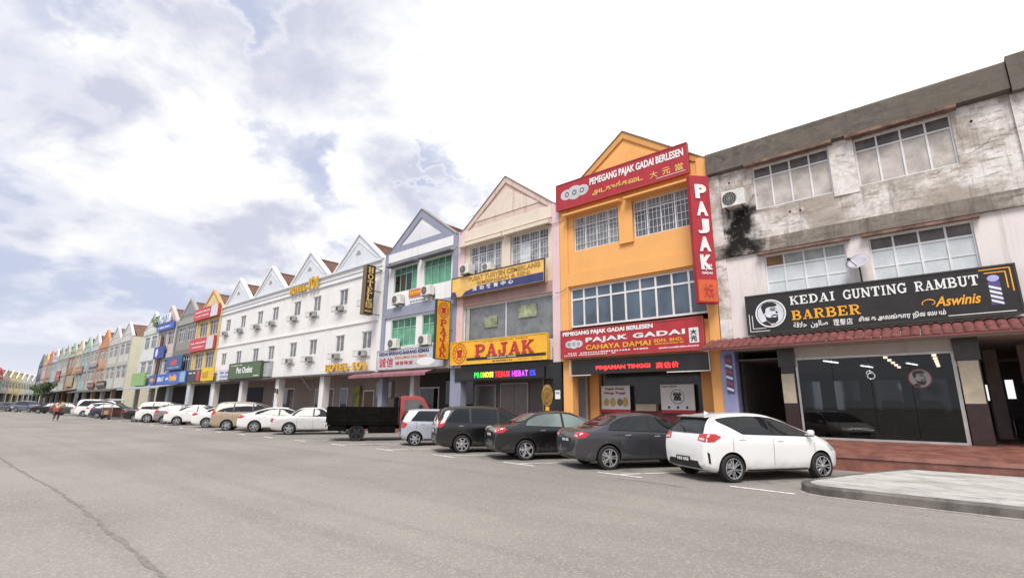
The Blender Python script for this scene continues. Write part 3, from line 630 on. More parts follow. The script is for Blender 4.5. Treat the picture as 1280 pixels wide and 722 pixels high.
for x in (-4.4, -3.1, -1.8, -.5): MB().box(x-.4, x+.4, 5.96, 5.99, 1.4, 2.5).build('mirror', MIR, bb)  # mirrors and counter added for brighter glimpses through the shop glass
MB().box(-5.2, .4, 5.5, 5.95, .6, 1.35).build('counter', plain('warm_counter', (.25, .13, .07), .5), bb)
for i, (x, y) in enumerate(((-2.85, 1.5), (-2.2, 4.4), (-.9, 4.0))):
    o = thing('tube_light', ['long white tube light glowing behind the left of the barber glass', 'white tube light deep in the barber shop', 'white tube light over the middle of the barber shop'][i], 'lamp', (x, D+y, 2.95), R(78))
    MB().box(-.6, .6, -.05, .05, 0, .03).build('fitting', WHITEP, o); MB().cyl((-.56, 0, -.025), (.56, 0, -.025), .018, n=8).build('tube', TUBE, o)
for i in range(5):
    for j, x in enumerate((-1.35, -.25)):
        o = thing('downlight', f'{ORD[i]} round downlight of the {("left", "right")[j]} row in the barber shop ceiling, counted from the street', 'lamp', (x, D+.7+1.2*i, 2.975), 0, 'barber shop downlights')
        MB().lathe([(.07, -.012), (.10, -.012), (.105, 0), (.07, 0)], 12, 'z').build('bezel', WHITEP, o); MB().cyl((0, 0, -.075), (0, 0, -.002), .05, n=10).build('bulb', emit('warm_downlight', (1, .74, .55), 7.), o)
# chairs and mirror shelf far inside the shop
for i, x in enumerate((-2.8, -1.6, -.5)):
    o = thing('barber_chair', f'dark padded barber chair inside the shop, {ORD[i]} from the left', 'chair', (x, D+3.6, .59), R(20*i-20), 'chairs inside the barber shop')
    MB().box(-.28, .28, -.25, .25, .42, .56, bev=.04).build('seat', BROWNC, o); MB().box(-.28, .28, .2, .32, .56, 1.15, bev=.05).build('backrest', BROWNC, o); MB().cyl((0, 0, 0), (0, 0, .42), .05).build('post', STEEL, o); MB().lathe([(0, 0), (.28, 0), (.26, .05), (0, .06)], 16, 'z', closed=False).build('base', STEEL, o)
    for s in (-1, 1): MB().box(s*.33-.04, s*.33+.04, -.2, .2, .68, .74, bev=.02).build('armrest', BROWNC, o)
# bearded-man roundel and neon mark on the glass
def roundel(name, label, X, Z, Y, r, ring_m, disc_m, ink, cat='sign'):
    o = thing(name, label, cat, (X, Y, Z))
    MB().disc((0, 0), r, -.006, .006, 32).build('disc', disc_m, o)
    MB().ring((0, 0), r*.90, r*1.0, -.014, -.006, 36).build('rim', ring_m, o)
    ah = [(-.55, .28), (-.60, .50), (-.45, .72), (-.15, .82), (.2, .80), (.42, .66), (.45, .52), (.2, .46), (-.1, .48), (-.28, .38), (-.34, .1), (-.46, .0)]
    be = [(-.40, .05), (-.28, -.22), (-.10, -.30), (.12, -.26), (.26, -.32), (.46, -.22), (.46, -.52), (.25, -.72), (-.05, -.70), (-.3, -.45)]
    mu = [(.02, -.16), (.24, -.08), (.50, -.16), (.46, -.22), (.24, -.17), (.06, -.22)]; ey = [(.02, .24), (.32, .26), (.32, .20), (.02, .17)]; eb = [(-.02, .36), (.36, .38), (.36, .32), (-.02, .29)]; no = [(.36, .2), (.5, -.02), (.38, -.04), (.34, .08)]; sh = [(-.62, -.62), (-.3, -.5), (.0, -.82), (-.2, -.88), (-.45, -.78)]
    for nm, pl in (('hair', ah), ('beard', be), ('moustache', mu), ('eye', ey), ('eyebrow', eb), ('nose', no), ('collar', sh)): MB().prism([(x*r, z*r) for x, z in pl], 'y', -.013, -.007).build(nm, ink, o)
    return o
roundel('window_roundel', 'round bearded-man emblem on the barber shop glass', -.62, 2.28, D+.07, .26, plain('dull_red', (.30, .05, .03), .5), plain('grey_white', (.42, .42, .42), .5), BROWNC)  # red rim colour stands in for a warm red glow behind it
o = thing('neon_mark', 'small glowing white neon swirl inside the barber glass', 'sign', (-1.72, D+.3, 2.42))
MB().ring((0, -.03), .075, .10, -.01, .01, 24).build('loop', emit('white_neon', (1, 1, 1), 2.2), o); MB().tube([(.05, 0, .06), (-.02, 0, .12), (-.09, 0, .10), (-.11, 0, .02)], .013).build('tail', emit('white_neon', (1, 1, 1), 2.2), o)
# passage to the right of the shop: far columns and daylight beyond
PC = plain('pinkish_column_paint', (.52, .40, .36), .6)
for x, y in ((1.05, 4.5), (1.75, 3.2), (1.2, 9)): MB().box(x-.16, x+.16, y-.16, y+.16, .58, 3.3).build('passage_column', PC, bb)
MB().box(2.1, 2.3, .6, 9, .58, 3.3).build('passage_wall', BROWNC, bb)
mb = MB(); wall_sheet(mb, .3, 2.6, .58, 3.3, [(1.03, 1.20, 1.8, 2.42), (1.33, 1.41, 1.85, 2.54), (1.62, 1.86, 1.87, 2.6)], 10.4); mb.build('passage_back_wall', BROWNC, bb)
MB().box(1.35, 1.75, 5.2, 5.6, .6, 1.15, bev=.05).build('planter_box', DARKM, bb)
# red tiled awning in front, one object per tile
TILE_M = tiles_mat('red_awning_tiles', (.17, .05, .045))
aw = thing('tiled_awning', 'red clay tile awning under the black barber signboard', 'awning', (0, D, 0))
MB().prism([(-.95, 3.29), (-.95, 3.32), (-.02, 3.66), (-.02, 3.55)], 'x', -6.15, 4.5).build('awning_board', CEIL, aw)
MB().box(-6.15, 4.5, -1.0, -.955, 3.27, 3.325).build('fascia', plain('dull_maroon_fascia', (.20, .06, .055), .6), aw)
tl = MB(); prof = [(-.105, 0.), (-.08, .03), (-.04, .045), (.0, .05), (.04, .045), (.08, .03), (.105, 0)]
nrow = 3; L = math.hypot(.95, .36); up_a = math.atan2(.36, .95); tl_len = L/nrow*1.12
tl.v = [(x, 0, z) for x, z in prof]+[(x*.92, tl_len, z*.92-.01) for x, z in prof]; m = len(prof); tl.f = [(i, i+1, m+i+1, m+i) for i in range(m-1)]+[tuple(range(m-1, -1, -1))]; tl.mi = [0]*len(tl.f)
TM = tl.mesh('tile', TILE_M, True)
ntile = int(10.65/.212)
for i in range(ntile):
    for j in range(nrow):
        u = j*L/nrow; link('tile', TM, aw, (-6.03+.212*i+random.uniform(-.008, .008), -1.01+u*math.cos(up_a), 3.328+u*math.sin(up_a)+random.uniform(0, .012)), (up_a, random.uniform(-.03, .03), random.uniform(-.02, .02)))
# neighbour at the right picture edge
nb = thing('corner_shop_building', 'sliver of stained pinkish building at the right edge beyond the barber building', 'building', (5.9, D, 0))
MB().box(-3.45+.34, 3.4, -.02, .3, 3.4, 9.62).build('front_wall', WC, nb); MB().box(-3.45+.34, 3.4, -.25, .3, 9.63, 10.6).build('parapet', WD, nb)
MB().box(-1.2, 1.2, -.05, -.025, 5.0, 6.4).build('window', G_DARK, nb); MB().box(-1.2, 1.2, -.05, -.025, 8.0, 9.5).build('window', G_DARK, nb)
columns(nb, (-3.0, 3.0), WC); MB().box(-3.1, 3.4, 3.0, 3.1, .3, 3.3).build('shop_wall', DARKW, nb)

# ---- orange pawnshop
OR = plaster('orange_paint', (.84, .43, .15), .14, (.30, .15, .05)); ORD_ = plaster('orange_rim_paint', (.66, .34, .12), .5, (.22, .13, .07))
ob = thing('orange_shophouse', 'bright orange three-storey shophouse with gable and red pawnshop signs', 'building', (xc(0), D, 0))
f = lambda x: x-xc(0)
mb = MB(); wall_sheet(mb, -W2+.006, W2-.006, 3.35, 10.6, [(f(-11.7), f(-9.42), 8.05, 9.6), (f(-8.8), f(-6.5), 8.05, 9.6), (f(-11.95), f(-6.1), 4.5, 6.42)]); mb.build('front_wall', OR, ob)
MB().box(-W2+.01, -W2+.42, -.07, .02, 3.3, 10.6).build('pilaster', OR, ob); MB().box(W2-.36, W2-.01, -.07, .02, 3.3, 10.6).build('pilaster', OR, ob)
MB().box(-W2+.42, W2-.36, -.08, .02, 6.5, 7.05).build('spandrel_beam', OR, ob)
hood(ob, f(-12.0), f(-9.2), 9.68, OR); hood(ob, f(-9.0), f(-6.2), 9.68, OR); MB().box(f(-9.42), f(-8.8), -.10, .02, 7.9, 9.9).build('mullion_pier', OR, ob)
gable(ob, W2, 10.55, 12.82, OR, ORD_); roof(ob, W2-.03, 12.35, 10.5, ROOF2); shell(ob, W2, 10.5, OR)
window(ob, f(-11.7), f(-9.42), 8.05, 9.6, 4, 9.18, pm=plain('netted_glass', (.24, .25, .27), .3, var=.3), tm=plain('pale_net_glass', (.32, .32, .33), .3, var=.25), grille=True)
window(ob, f(-8.8), f(-6.5), 8.05, 9.6, 4, 9.18, pm=plain('netted_glass2', (.13, .14, .17), .3, var=.3), tm=plain('pale_net_glass2', (.24, .24, .25), .3), grille=True)
window(ob, f(-11.95), f(-6.1), 4.72, 6.42, 9, 5.92, pm=G_BLUE, tm=G_BLUE, fw_=.075)
columns(ob, (-W2+.26, W2-.22), OR, .46)
Y2 = 1.3; arcade(ob, W2, plain('orange_shop_wall', (.55, .27, .08), .7), back=Y2)
for x in (f(-11.52), f(-6.72)): MB().box(x-.22, x+.22, Y2-.25, Y2-.01, .3, 3.3).build('shop_pier', OR, ob)
door(ob, f(-12.6), f(-12.0), 2.75, plain('pale_grey_door', (.42, .42, .43), .5), Y2, leaf=1)
MB().box(f(-11.25), f(-6.95), Y2-.12, Y2-.02, .3, 1.32).build('counter_wall', plain('maroon_counter', (.16, .035, .035), .4), ob)
MB().box(f(-11.25), f(-6.95), Y2-.06, Y2-.03, 1.32, 2.95).build('counter_glass', plain('dim_counter_glass', (.035, .03, .03), .15), ob)
MB().box(f(-9.6), f(-8.75), Y2-.3, Y2-.07, 1.30, 1.56).build('service_hatch', plain('cream_hatch', (.42, .36, .26), .6), ob)

# ---- pink and cream shophouse
CRM = plaster('cream_paint', (.72, .63, .53), .28, (.33, .25, .2)); PNK = plaster('pale_pink_paint', (.74, .55, .57), .25, (.35, .25, .24)); PNR = plaster('peeling_pink_rim', (.66, .51, .46), .85, (.25, .16, .14))
pb = thing('pink_shophouse', 'faded cream and pink shophouse with peeling gable above a yellow sign', 'building', (xc(1), D, 0)); f = lambda x: x-xc(1)
mb = MB(); wall_sheet(mb, -W2+.006, W2-.006, 3.35, 10.6, [(f(-18.24), f(-15.95), 8.03, 9.56), (f(-15.38), f(-13.1), 8.03, 9.56), (f(-18.6), f(-12.85), 4.3, 6.36)]); mb.build('front_wall', CRM, pb)
MB().box(-W2+.01, -W2+.48, -.07, .02, 3.3, 10.6).build('pilaster', PNK, pb); MB().box(W2-.42, W2-.01, -.07, .02, 3.3, 10.6).build('pilaster', PNK, pb)
MB().box(-W2+.48, W2-.42, -.08, .02, 6.42, 6.95).build('spandrel_beam', plaster('dull_pink_beam', (.42, .28, .26), .6), pb)
MB().box(-W2+.48, W2-.42, -.10, .02, 9.95, 10.5).build('eaves_band', CRM, pb)
hood(pb, f(-18.85), f(-15.75), 9.62, CRM, .35, .26); hood(pb, f(-15.65), f(-12.85), 9.62, CRM, .35, .26); MB().box(f(-15.95), f(-15.38), -.06, .02, 7.9, 9.6).build('mullion_pier', CRM, pb)
gable(pb, W2-.12, 10.5, 12.82, PNR, PNR, plaster('cream_gable_panel', (.72, .62, .54), .7, (.3, .2, .17))); roof(pb, W2-.03, 12.35, 10.5, ROOF2); shell(pb, W2, 10.5, CRM)
window(pb, f(-18.24), f(-15.95), 8.03, 9.56, 4, 9.1, pm=plain('netted_glass3', (.30, .32, .36), .25, var=.4), tm=plain('netted_glass4', (.22, .23, .24), .3, var=.4), grille=True)
window(pb, f(-15.38), f(-13.1), 8.03, 9.56, 4, 9.1, pm=plain('netted_glass3', (.30, .32, .36), .25, var=.4), tm=plain('netted_glass4', (.22, .23, .24), .3, var=.4), grille=True, special={(1, 0): plain('pale_curtain', (.62, .66, .72), .6)})
window(pb, f(-18.6), f(-12.85), 4.3, 6.36, 2, None, pm=plain('grey_shop_glass', (.19, .205, .22), .06, var=.2))
MB().box(f(-18.55), f(-18.05), .12, .14, 4.3, 6.3)
for i, (x0, x1, z0, z1) in enumerate(((-17.15, -16.3, 5.2, 5.75), (-14.95, -13.85, 5.45, 6.05))): MB().box(f(x0), f(x1), .06, .075, z0, z1).build('paper_notice', plain('pale_yellow_notice', (.34, .38, .24), .6, var=.4), pb)
MB().box(f(-18.45), f(-18.2), .055, .07, 4.35, 6.3).build('pale_curtain', plain('green_grey_curtain', (.42, .47, .45), .6), pb)
columns(pb, (W2-.23,), plain('black_cladding', (.016, .015, .015), .3), .44); columns(pb, (-W2+.2,), plaster('grey_blue_paint', (.29, .31, .40), .2), .4)
MB().box(-W2+.01, W2-.01, -.05, .02, 2.62, 3.42).build('black_fascia', plain('black_cladding', (.016, .015, .015), .3), pb); MB().box(W2-.46, W2-.015, -.06, .02, .3, 3.95).build('black_pier', plain('black_cladding', (.016, .015, .015), .3), pb)
arcade(pb, W2, plain('dim_grey_shop_wall', (.12, .11, .105), .6), back=1.3)
door(pb, f(-18.9), f(-17.4), 2.5, plain('grey_glass_door', (.13, .13, .13), .2), 1.3, plain('dull_aluminium', (.38, .37, .36), .4), leaf=1); door(pb, f(-17.1), f(-15.3), 2.55, plain('taupe_panel', (.17, .15, .14), .4), 1.3, plain('dull_aluminium', (.38, .37, .36), .4), leaf=2)
MB().box(f(-14.4), f(-14.33), 1.2, 1.295, .3, 3.2).build('pale_post', plain('dull_aluminium', (.38, .37, .36), .4), pb)

# ---- grey and white shophouse with green windows
GRY = plaster('grey_blue_paint', (.29, .31, .40), .2); WHT = plaster('clean_white_paint', (.80, .795, .80), .15)
gb = thing('grey_shophouse', 'white shophouse with blue-grey gable trim and green tinted windows', 'building', (xc(2), D, 0)); f = lambda x: x-xc(2)
ops = [(f(-24.85), f(-22.62), 8.02, 9.55), (f(-22.0), f(-19.68), 8.02, 9.55), (f(-24.85), f(-22.5), 4.75, 6.38), (f(-21.97), f(-19.68), 4.75, 6.38)]
mb = MB(); wall_sheet(mb, -W2+.006, W2-.006, 3.35, 10.6, ops); mb.build('front_wall', WHT, gb)
MB().box(-W2+.01, -W2+.36, -.09, .02, 3.3, 10.62).build('pilaster', GRY, gb); MB().box(W2-.4, W2-.01, -.09, .02, 3.3, 10.62).build('pilaster', GRY, gb)
MB().box(-W2+.36, W2-.4, -.10, .02, 6.5, 7.08).build('spandrel_beam', GRY, gb); MB().box(-W2+.36, W2-.4, -.10, .02, 9.98, 10.52).build('eaves_band', WHT, gb)
hood(gb, f(-25.2), f(-22.45), 9.62, plain('dark_grey_hood', (.14, .145, .17), .7), .45); hood(gb, f(-22.2), f(-19.45), 9.62, plain('dark_grey_hood', (.14, .145, .17), .7), .45)
gable(gb, W2-.05, 10.5, 12.78, WHT, GRY, plaster('pale_gable_panel', (.70, .71, .75), .1), rim=.42); MB().prism([(-W2+.35, 10.5), (W2-.35, 10.5), (W2-.9, 10.92), (-W2+.9, 10.92)], 'y', -.045, .0).build('gable_base_band', GRY, gb)
roof(gb, W2-.03, 12.35, 10.5, ROOF); shell(gb, W2, 10.5, WHT)
GF = plain('green_frame', (.30, .52, .40), .4)
for i, o_ in enumerate(ops): window(gb, *o_, 4, o_[2]+1.1, fm=GF, pm=G_GREEN, tm=plain('green_dark_top', (.05, .16, .10), .2, var=.3), special={(0, 0): G_BLACK, (1, 0): plain('brown_dark', (.07, .03, .025), .4), (2, 0): G_BLACK} if i == 0 else None)
columns(gb, (-W2+.2, W2-.2), GRY, .4); columns(gb, (f(-22.6),), plaster('dull_white_paint', (.5, .48, .46), .5), .34)
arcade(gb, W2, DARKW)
MB().box(f(-21.9), f(-19.6), 1.9, 2.3, 1.5, 2.9).build('recess_shade_box', G_BLACK, gb)  # solid black box stands in for the shade of a recess
door(gb, f(-24.8), f(-23.0), 2.5, G_BLACK, 2.4, leaf=2)

# ---- white four-gable hotel
HW = plaster('hotel_white_paint', (.79, .77, .755), .16, (.45, .40, .36)); HT = plaster('hotel_cool_trim', (.66, .69, .74), .12)
hb = thing('hotel_building', 'long white hotel with four pointed gables and gold lettering', 'building', (xc(4.5), D, 0)); f = lambda x: x-xc(4.5); HH = W2*4
wx = [-27.35, -30.5, -34.1, -37.1, -40.8, -43.7, -47.2, -50.6]
ops = [(f(x)-.52, f(x)+.52, z, z+1.12) for x in wx for z in (4.82, 7.98)]
mb = MB(); wall_sheet(mb, -HH+.006, HH-.006, 3.38, 10.5, ops); mb.build('front_wall', HW, hb)
for z, d_, h_ in ((10.38, .14, .12), (10.02, .06, .07), (9.66, .10, .09), (6.52, .08, .10)): MB().box(-HH+.01, HH-.42, -d_, .02, z, z+h_).build('string_course', HT if z > 7 else HW, hb)
for k in range(4):
    r = bpy.data.objects.new('gable', None); col.objects.link(r); r.parent = hb; r.location = (f(xc(3+k)), 0, 0); r.empty_display_size = .2
    sub_hw = W2-.28
    MB().prism([(-sub_hw, 10.5), (sub_hw, 10.5), (0, 12.8)], 'y', .02, .26).build('gable_wall', HT, r)
    m1 = MB(); 
    for s in (-1, 1): m1.prism([(s*(sub_hw+.05), 10.5), (0, 12.9), (0, 12.72), (s*(sub_hw-.17), 10.5)], 'y', -.06, .3)
    m1.build('gable_rim', plaster('white_rim', (.80, .79, .78), .25), r)
    m1 = MB()
    for s in (-1, 1): m1.prism([(s*(sub_hw-.75), 10.72), (0, 12.25), (0, 12.17), (s*(sub_hw-.87), 10.72)], 'y', -.01, .02)
    m1.build('gable_moulding', HT, r)
    m1 = MB(); m1.prism([(-.24, 11.42), (.24, 11.42), (.30, 11.36), (-.30, 11.36)], 'y', -.03, .02); m1.prism([(-.14, 11.62), (.14, 11.62), (.2, 11.48), (-.2, 11.48)], 'y', -.03, .02); m1.build('gable_ornament', plain('grey_trim', (.45, .46, .48), .6), r)
    rr = roof(hb, W2-.03, 12.35, 10.45, ROOF); rr.location = (f(xc(3+k)), 0, 0)
shell(hb, HH, 10.45, HW)
for i, o_ in enumerate(ops):
    w = window(hb, *o_, 2, None, y=.06, fm=plain('hotel_window_frame', (.72, .72, .72), .4), pm=plain('hotel_glass', (.21, .20, .205), .12, var=.3), fw_=.07)
    MB().box(o_[0]-.08, o_[1]+.08, -.03, .02, o_[3]+.0, o_[3]+.08).build('window_head', HW, w)
for x in (-32.42, -39.09, -45.76): MB().box(f(x)-.06, f(x)+.06, -.03, .02, 3.4, 9.66).build('rib', HW, hb)
columns(hb, [f(x) for x in (-32.42, -39.1, -45.9, -52.2)], HW, .55, .5)
arcade(hb, HH, plaster('hotel_shop_wall', (.30, .275, .245), .4))
MB().box(-HH, HH-.4, -.35, -.02, 3.30, 3.42).build('ledge', plain('dark_grey_ledge', (.12, .115, .11), .7), hb)
door(hb, f(-37.6), f(-34.8), 2.6, glass_dark('hotel_door_glass', (.09, .09, .085)), 2.4, leaf=3); door(hb, f(-33.9), f(-32.9), 2.6, G_DARK, 2.4, leaf=1)
door(hb, f(-30.9), f(-29.6), 2.4, plain('brown_door', (.14, .09, .06), .5), 2.4, leaf=1); door(hb, f(-44.8), f(-41.0), 2.7, glass_dark('pet_shop_glass', (.10, .10, .095)), 2.4, leaf=4); shutter(hb, f(-51.6), f(-47.0), 2.9, plain('dark_blue_shutter', (.05, .06, .09), .5), 2.4)
MB().box(f(-29.2), f(-27.5), 2.2, 2.38, 1.9, 2.9).build('pale_signboard', plain('pale_panel', (.42, .44, .44), .6), hb)
MB().box(f(-32.0), f(-31.2), 2.2, 2.38, 1.2, 2.7).build('green_poster', plain('green_yellow_poster', (.28, .30, .08), .6, var=.5), hb)
fi = 0
for i, x in enumerate(wx):
    for j, z in enumerate((7.58, 4.36)):
        if j == 1 and i >= 4: continue
        t = thing('air_conditioner', f'caged air conditioner under the {ORD[i]} {("upper", "lower")[j]}-row hotel window from the right', 'air conditioner', (x-.15, D, z), 0, 'caged air conditioners under hotel windows')
        MB().box(-.30, .34, -.30, -.04, .02, .36, bev=.02).build('casing', plain('dull_white_casing', (.42, .41, .39), .6, var=.3), t)
        MB().disc((-.05, .19), .13, -.312, -.295, 16).build('fan_opening', DARKM, t)
        c_ = MB()
        for q in range(8): xx = -.72+.2*q; c_.box(xx-.006, xx+.006, -.36, -.348, 0, .38)
        for zz in (0, .366): c_.box(-.73, .70, -.362, -.346, zz, zz+.014)
        c_.box(-.73, .70, -.36, -.32, -.012, 0); c_.box(-.73, .70, -.10, -.02, -.012, 0); c_.box(-.73, -.715, -.36, -.02, .36, .374); c_.box(.69, .705, -.36, -.02, .36, .374); c_.box(-.73, -.715, -.36, -.02, 0, .014); c_.box(.69, .705, -.36, -.02, 0, .014); c_.build('cage', plain('dull_iron', (.30, .29, .28), .6), t)

# ---- generic shophouses of the middle group and the far terrace
def shophouse(label, cx_, y0, spec, rz=0., group=None, name='shophouse', z2=True):
    r = thing(name, label, 'building', (cx_, y0, 0), rz, group); c = spec
    mw = plaster('p_%s' % c['n'], c['wall'], c.get('dirt', .6)); mr = plaster('r_%s' % c['n'], c.get('rim', c['wall']), .4); md = plaster('b_%s' % c['n'], c.get('band', c['wall']), .45)
    hi = 3.3 if not z2 else 0
    ops = [(-2.55, -.32, 8.0-hi, 9.55-hi), (.32, 2.55, 8.0-hi, 9.55-hi)]
    if z2: ops += [(-2.55, -.32, 4.75, 6.38), (.32, 2.55, 4.75, 6.38)]
    mb = MB(); wall_sheet(mb, -W2+.006, W2-.006, 3.35, 10.5-hi, ops); mb.build('front_wall', mw, r)
    for s in (-1, 1): MB().box(s*(W2-.2)-.19, s*(W2-.2)+.19, -.08, .02, 3.3, 10.5-hi).build('pilaster', md, r)
    MB().box(-W2+.4, W2-.4, -.08, .02, 6.5-hi*.0 if z2 else 3.5, 7.05 if z2 else 4.0).build('spandrel_beam', md, r)
    MB().box(-W2+.4, W2-.4, -.10, .02, 9.85-hi, 10.45-hi).build('eaves_band', mr, r)
    gable(r, W2-.05, 10.45-hi, (12.75 if z2 else 12.6-hi), mw, mr, plaster('g_%s' % c['n'], c.get('gab', c['wall']), .4), cap=False)
    roof(r, W2-.03, 12.3-hi, 10.45-hi, c.get('roofm') or (ROOF2 if c.get('oldroof') else ROOF), courses=8); shell(r, W2, 10.4-hi, plaster('s_%s' % c['n'], c.get('side', c['wall']), .2))
    for i, o_ in enumerate(ops): window(r, *o_, 3, o_[3]-.45, fm=c.get('frame', FRAME_W), pm=c.get('glass', G_DARK))
    columns(r, (-W2+.22, W2-.22), plaster('c_%s' % c['n'], c.get('colm', c['wall']), .3), .42)
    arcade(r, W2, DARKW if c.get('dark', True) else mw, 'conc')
    if c.get('shut'): shutter(r, -2.7, 2.7, 2.9, plain('shut_%s' % c['n'], c['shut'], .5), 2.4)
    return r
mid = [
 dict(n='yellow', wall=(.70, .53, .22), rim=(.55, .38, .18), band=(.60, .48, .25), gab=(.70, .55, .30), colm=(.55, .58, .62), glass=plain('dim_yellow_glass', (.10, .09, .08), .2), label='yellow shophouse with two red signboards beside the white hotel'),
 dict(n='dark', wall=(.30, .29, .27), rim=(.36, .35, .33), band=(.22, .21, .20), gab=(.27, .28, .30), colm=(.52, .58, .66), dirt=.8, label='sooty grey shophouse between the yellow one and the blue hotel'),
 dict(n='blue', wall=(.58, .48, .46), rim=(.60, .50, .48), band=(.50, .45, .42), gab=(.62, .50, .50), colm=(.60, .58, .56), label='pinkish shophouse with a blue hotel sign on its gable'),
 dict(n='mint', wall=(.66, .68, .67), rim=(.58, .64, .60), band=(.64, .66, .66), gab=(.62, .68, .64), colm=(.60, .62, .58), label='white shophouse with a shrub on its roof and green panel below'),
]
MID = [shophouse(s_['label'], xc(7+i), D, s_) for i, s_ in enumerate(mid)]
farc = [((.66, .65, .62), (.62, .62, .62)), ((.64, .63, .58), (.58, .58, .58)), ((.62, .38, .26), (.60, .30, .16)), ((.56, .52, .46), (.60, .61, .66)), ((.40, .50, .52), (.40, .52, .42)), ((.60, .50, .34), (.66, .57, .48)), ((.42, .24, .16), (.40, .54, .42)), ((.52, .55, .50), (.46, .48, .44)), ((.60, .55, .52), (.42, .44, .42)), ((.36, .50, .52), (.62, .62, .64)), ((.56, .34, .24), (.60, .24, .22)), ((.60, .50, .52), (.66, .48, .20)), ((.16, .18, .22), (.2, .22, .26))]
fn = ['white', 'cream', 'terracotta', 'pale violet', 'grey-green', 'tan', 'brown', 'pale olive', 'beige', 'pale teal', 'brick-orange', 'dusty pink', 'slate blue']
FAR = []
for i, (a, b) in enumerate(farc):
    sp = dict(n='far%d' % i, wall=tuple(x*.86 for x in a), rim=tuple(x*.9 for x in b), gab=tuple(x*.9 for x in b), dirt=.85, band=tuple(x*.7 for x in a), side=(.74, .70, .55) if i == 0 else a, colm=(.5, .4, .3) if i == 0 else a, oldroof=i % 3 == 1, glass=[G_DARK, plain('dim_yellow_glass', (.10, .09, .08), .2), G_BLUE][i % 3])
    FAR.append(shophouse(f'{fn[i]} gabled shophouse, {ORD[i]} of the far terrace from its cream end wall', -88.15-6.62*i, D, sp, 0, 'far terrace of shophouses'))
# blank cream end wall of the far terrace
MB().box(W2+.002, W2+.12, -.02, 18, .0, 10.45).build('end_wall', plaster('cream_end_wall', (.76, .72, .56), .12, (.4, .36, .26)), FAR[0])
MB().prism([(0, 10.45), (16, 10.45), (16, 10.5), (0, 10.5)], 'x', W2-.1, W2+.16).build('end_coping', ROOF, FAR[0])
th = R(165.2); rowc = [((.42, .62, .52), (.62, .10, .10), 'mint green'), ((.52, .46, .44), (.5, .44, .42), 'greyish'), ((.70, .58, .36), (.72, .62, .44), 'cream yellow'), ((.72, .60, .30), (.74, .66, .46), 'yellow'), ((.70, .66, .56), (.74, .72, .62), 'ivory'), ((.62, .62, .60), (.66, .64, .60), 'pale grey'), ((.55, .60, .55), (.6, .6, .6), 'greenish grey'), ((.6, .55, .5), (.6, .56, .5), 'beige'), ((.6, .6, .6), (.6, .6, .6), 'ashen'), ((.64, .58, .48), (.6, .56, .5), 'sandy')]
for i, (a, b, nm) in enumerate(rowc):
    d_ = 6.67*i+2
    shophouse(f'{nm} two-storey gabled shophouse, {ORD[i]} from the left in the distance', -170+math.cos(th)*d_, 10.6+math.sin(th)*d_, dict(n='row%d' % i, wall=a, rim=b, gab=b, band=tuple(x*.85 for x in a), oldroof=True, roofm=tiles_mat('red_roof_tiles', (.42, .06, .06)) if i == 0 else None), th, 'distant two-storey shophouses', z2=False)

# ------------------------------------------------------------------ signs
class Sign:
    def __init__(s, name, label, x0, x1, z0, z1, m, off=.12, th=.14, frame=None, group=None, cat='sign', braces=True):
        s.xm = (x0+x1)/2; s.z0 = z0; s.y = -th
        s.r = thing(name, label, cat, (s.xm, D-off, z0), 0, group)
        w = (x1-x0)/2; h = z1-z0
        MB().box(-w, w, -th, 0, 0, h, bev=.008).build('board', m, s.r)
        if frame:
            f = MB(); e = .035
            f.box(-w-.01, w+.01, -th-.018, -th+.03, -.012, e); f.box(-w-.01, w+.01, -th-.018, -th+.03, h-e, h+.012); f.box(-w-.01, -w+e, -th-.016, -th+.03, e, h-e); f.box(w-e, w+.01, -th-.016, -th+.03, e, h-e); f.build('edge_frame', frame, s.r)
        if braces and off > .02:
            for x in (-w*.8, 0, w*.8): MB().box(x-.03, x+.03, .0, off-.012, h*.5-.04, h*.5+.04).build('bracket', DARKM, s.r)
    def t(s, body, x0, x1, z0, z1, m, lift=0., **k):
        b = body.replace(' ', '')
        if len(b) > 1 and all(ord(c) > 0x3000 for c in b) and ord(b[0]) < 0xa000:
            k['bold'] = min(k.get('bold', .01), .012); n = len(b); g = (.12 if len(b) == len(body) else .55); w = (x1-x0)/(n+g*(n-1))
            for i, c in enumerate(b): s.t(c, x0+i*w*(1+g), x0+i*w*(1+g)+w, z0, z1, m, lift, **k)
            return
        return text_fit(body, x0-s.xm, x1-s.xm, z0-s.z0, z1-s.z0, s.y-.003-lift, m, s.r, **k)
    def sl(s, body, x0, x1, z0, z1, m, lift=0., **k): return slab(body, x0-s.xm, x1-s.xm, z0-s.z0, z1-s.z0, s.y-.003-lift, m, s.r, **k)
    def rect(s, x0, x1, z0, z1, m, lift=0., name='panel'): return MB().box(x0-s.xm, x1-s.xm, s.y-.006-lift, s.y-.002-lift*.5, z0-s.z0, z1-s.z0).build(name, m, s.r)
    def poly(s, pts, m, lift=0., name='emblem'): return MB().prism([(x-s.xm, z-s.z0) for x, z in pts], 'y', s.y-.008-lift, s.y-.002-lift*.5).build(name, m, s.r)
    def bars(s, x0, x1, z, h, m, n, seed, lift=0., name='small_print'):
        rnd = random.Random(seed); mb = MB(); x = x0; u = (x1-x0)/n
        for i in range(n):
            w = u*rnd.uniform(.5, .85); mb.box(x, x+w, s.y-.006, s.y-.002, z, z+h*rnd.uniform(.7, 1)) if rnd.random() > .12 else None; x += u
        mb.v = [(a-s.xm, b, c-s.z0) for a, b, c in mb.v]; return mb.build(name, m, s.r, kind='stuff')
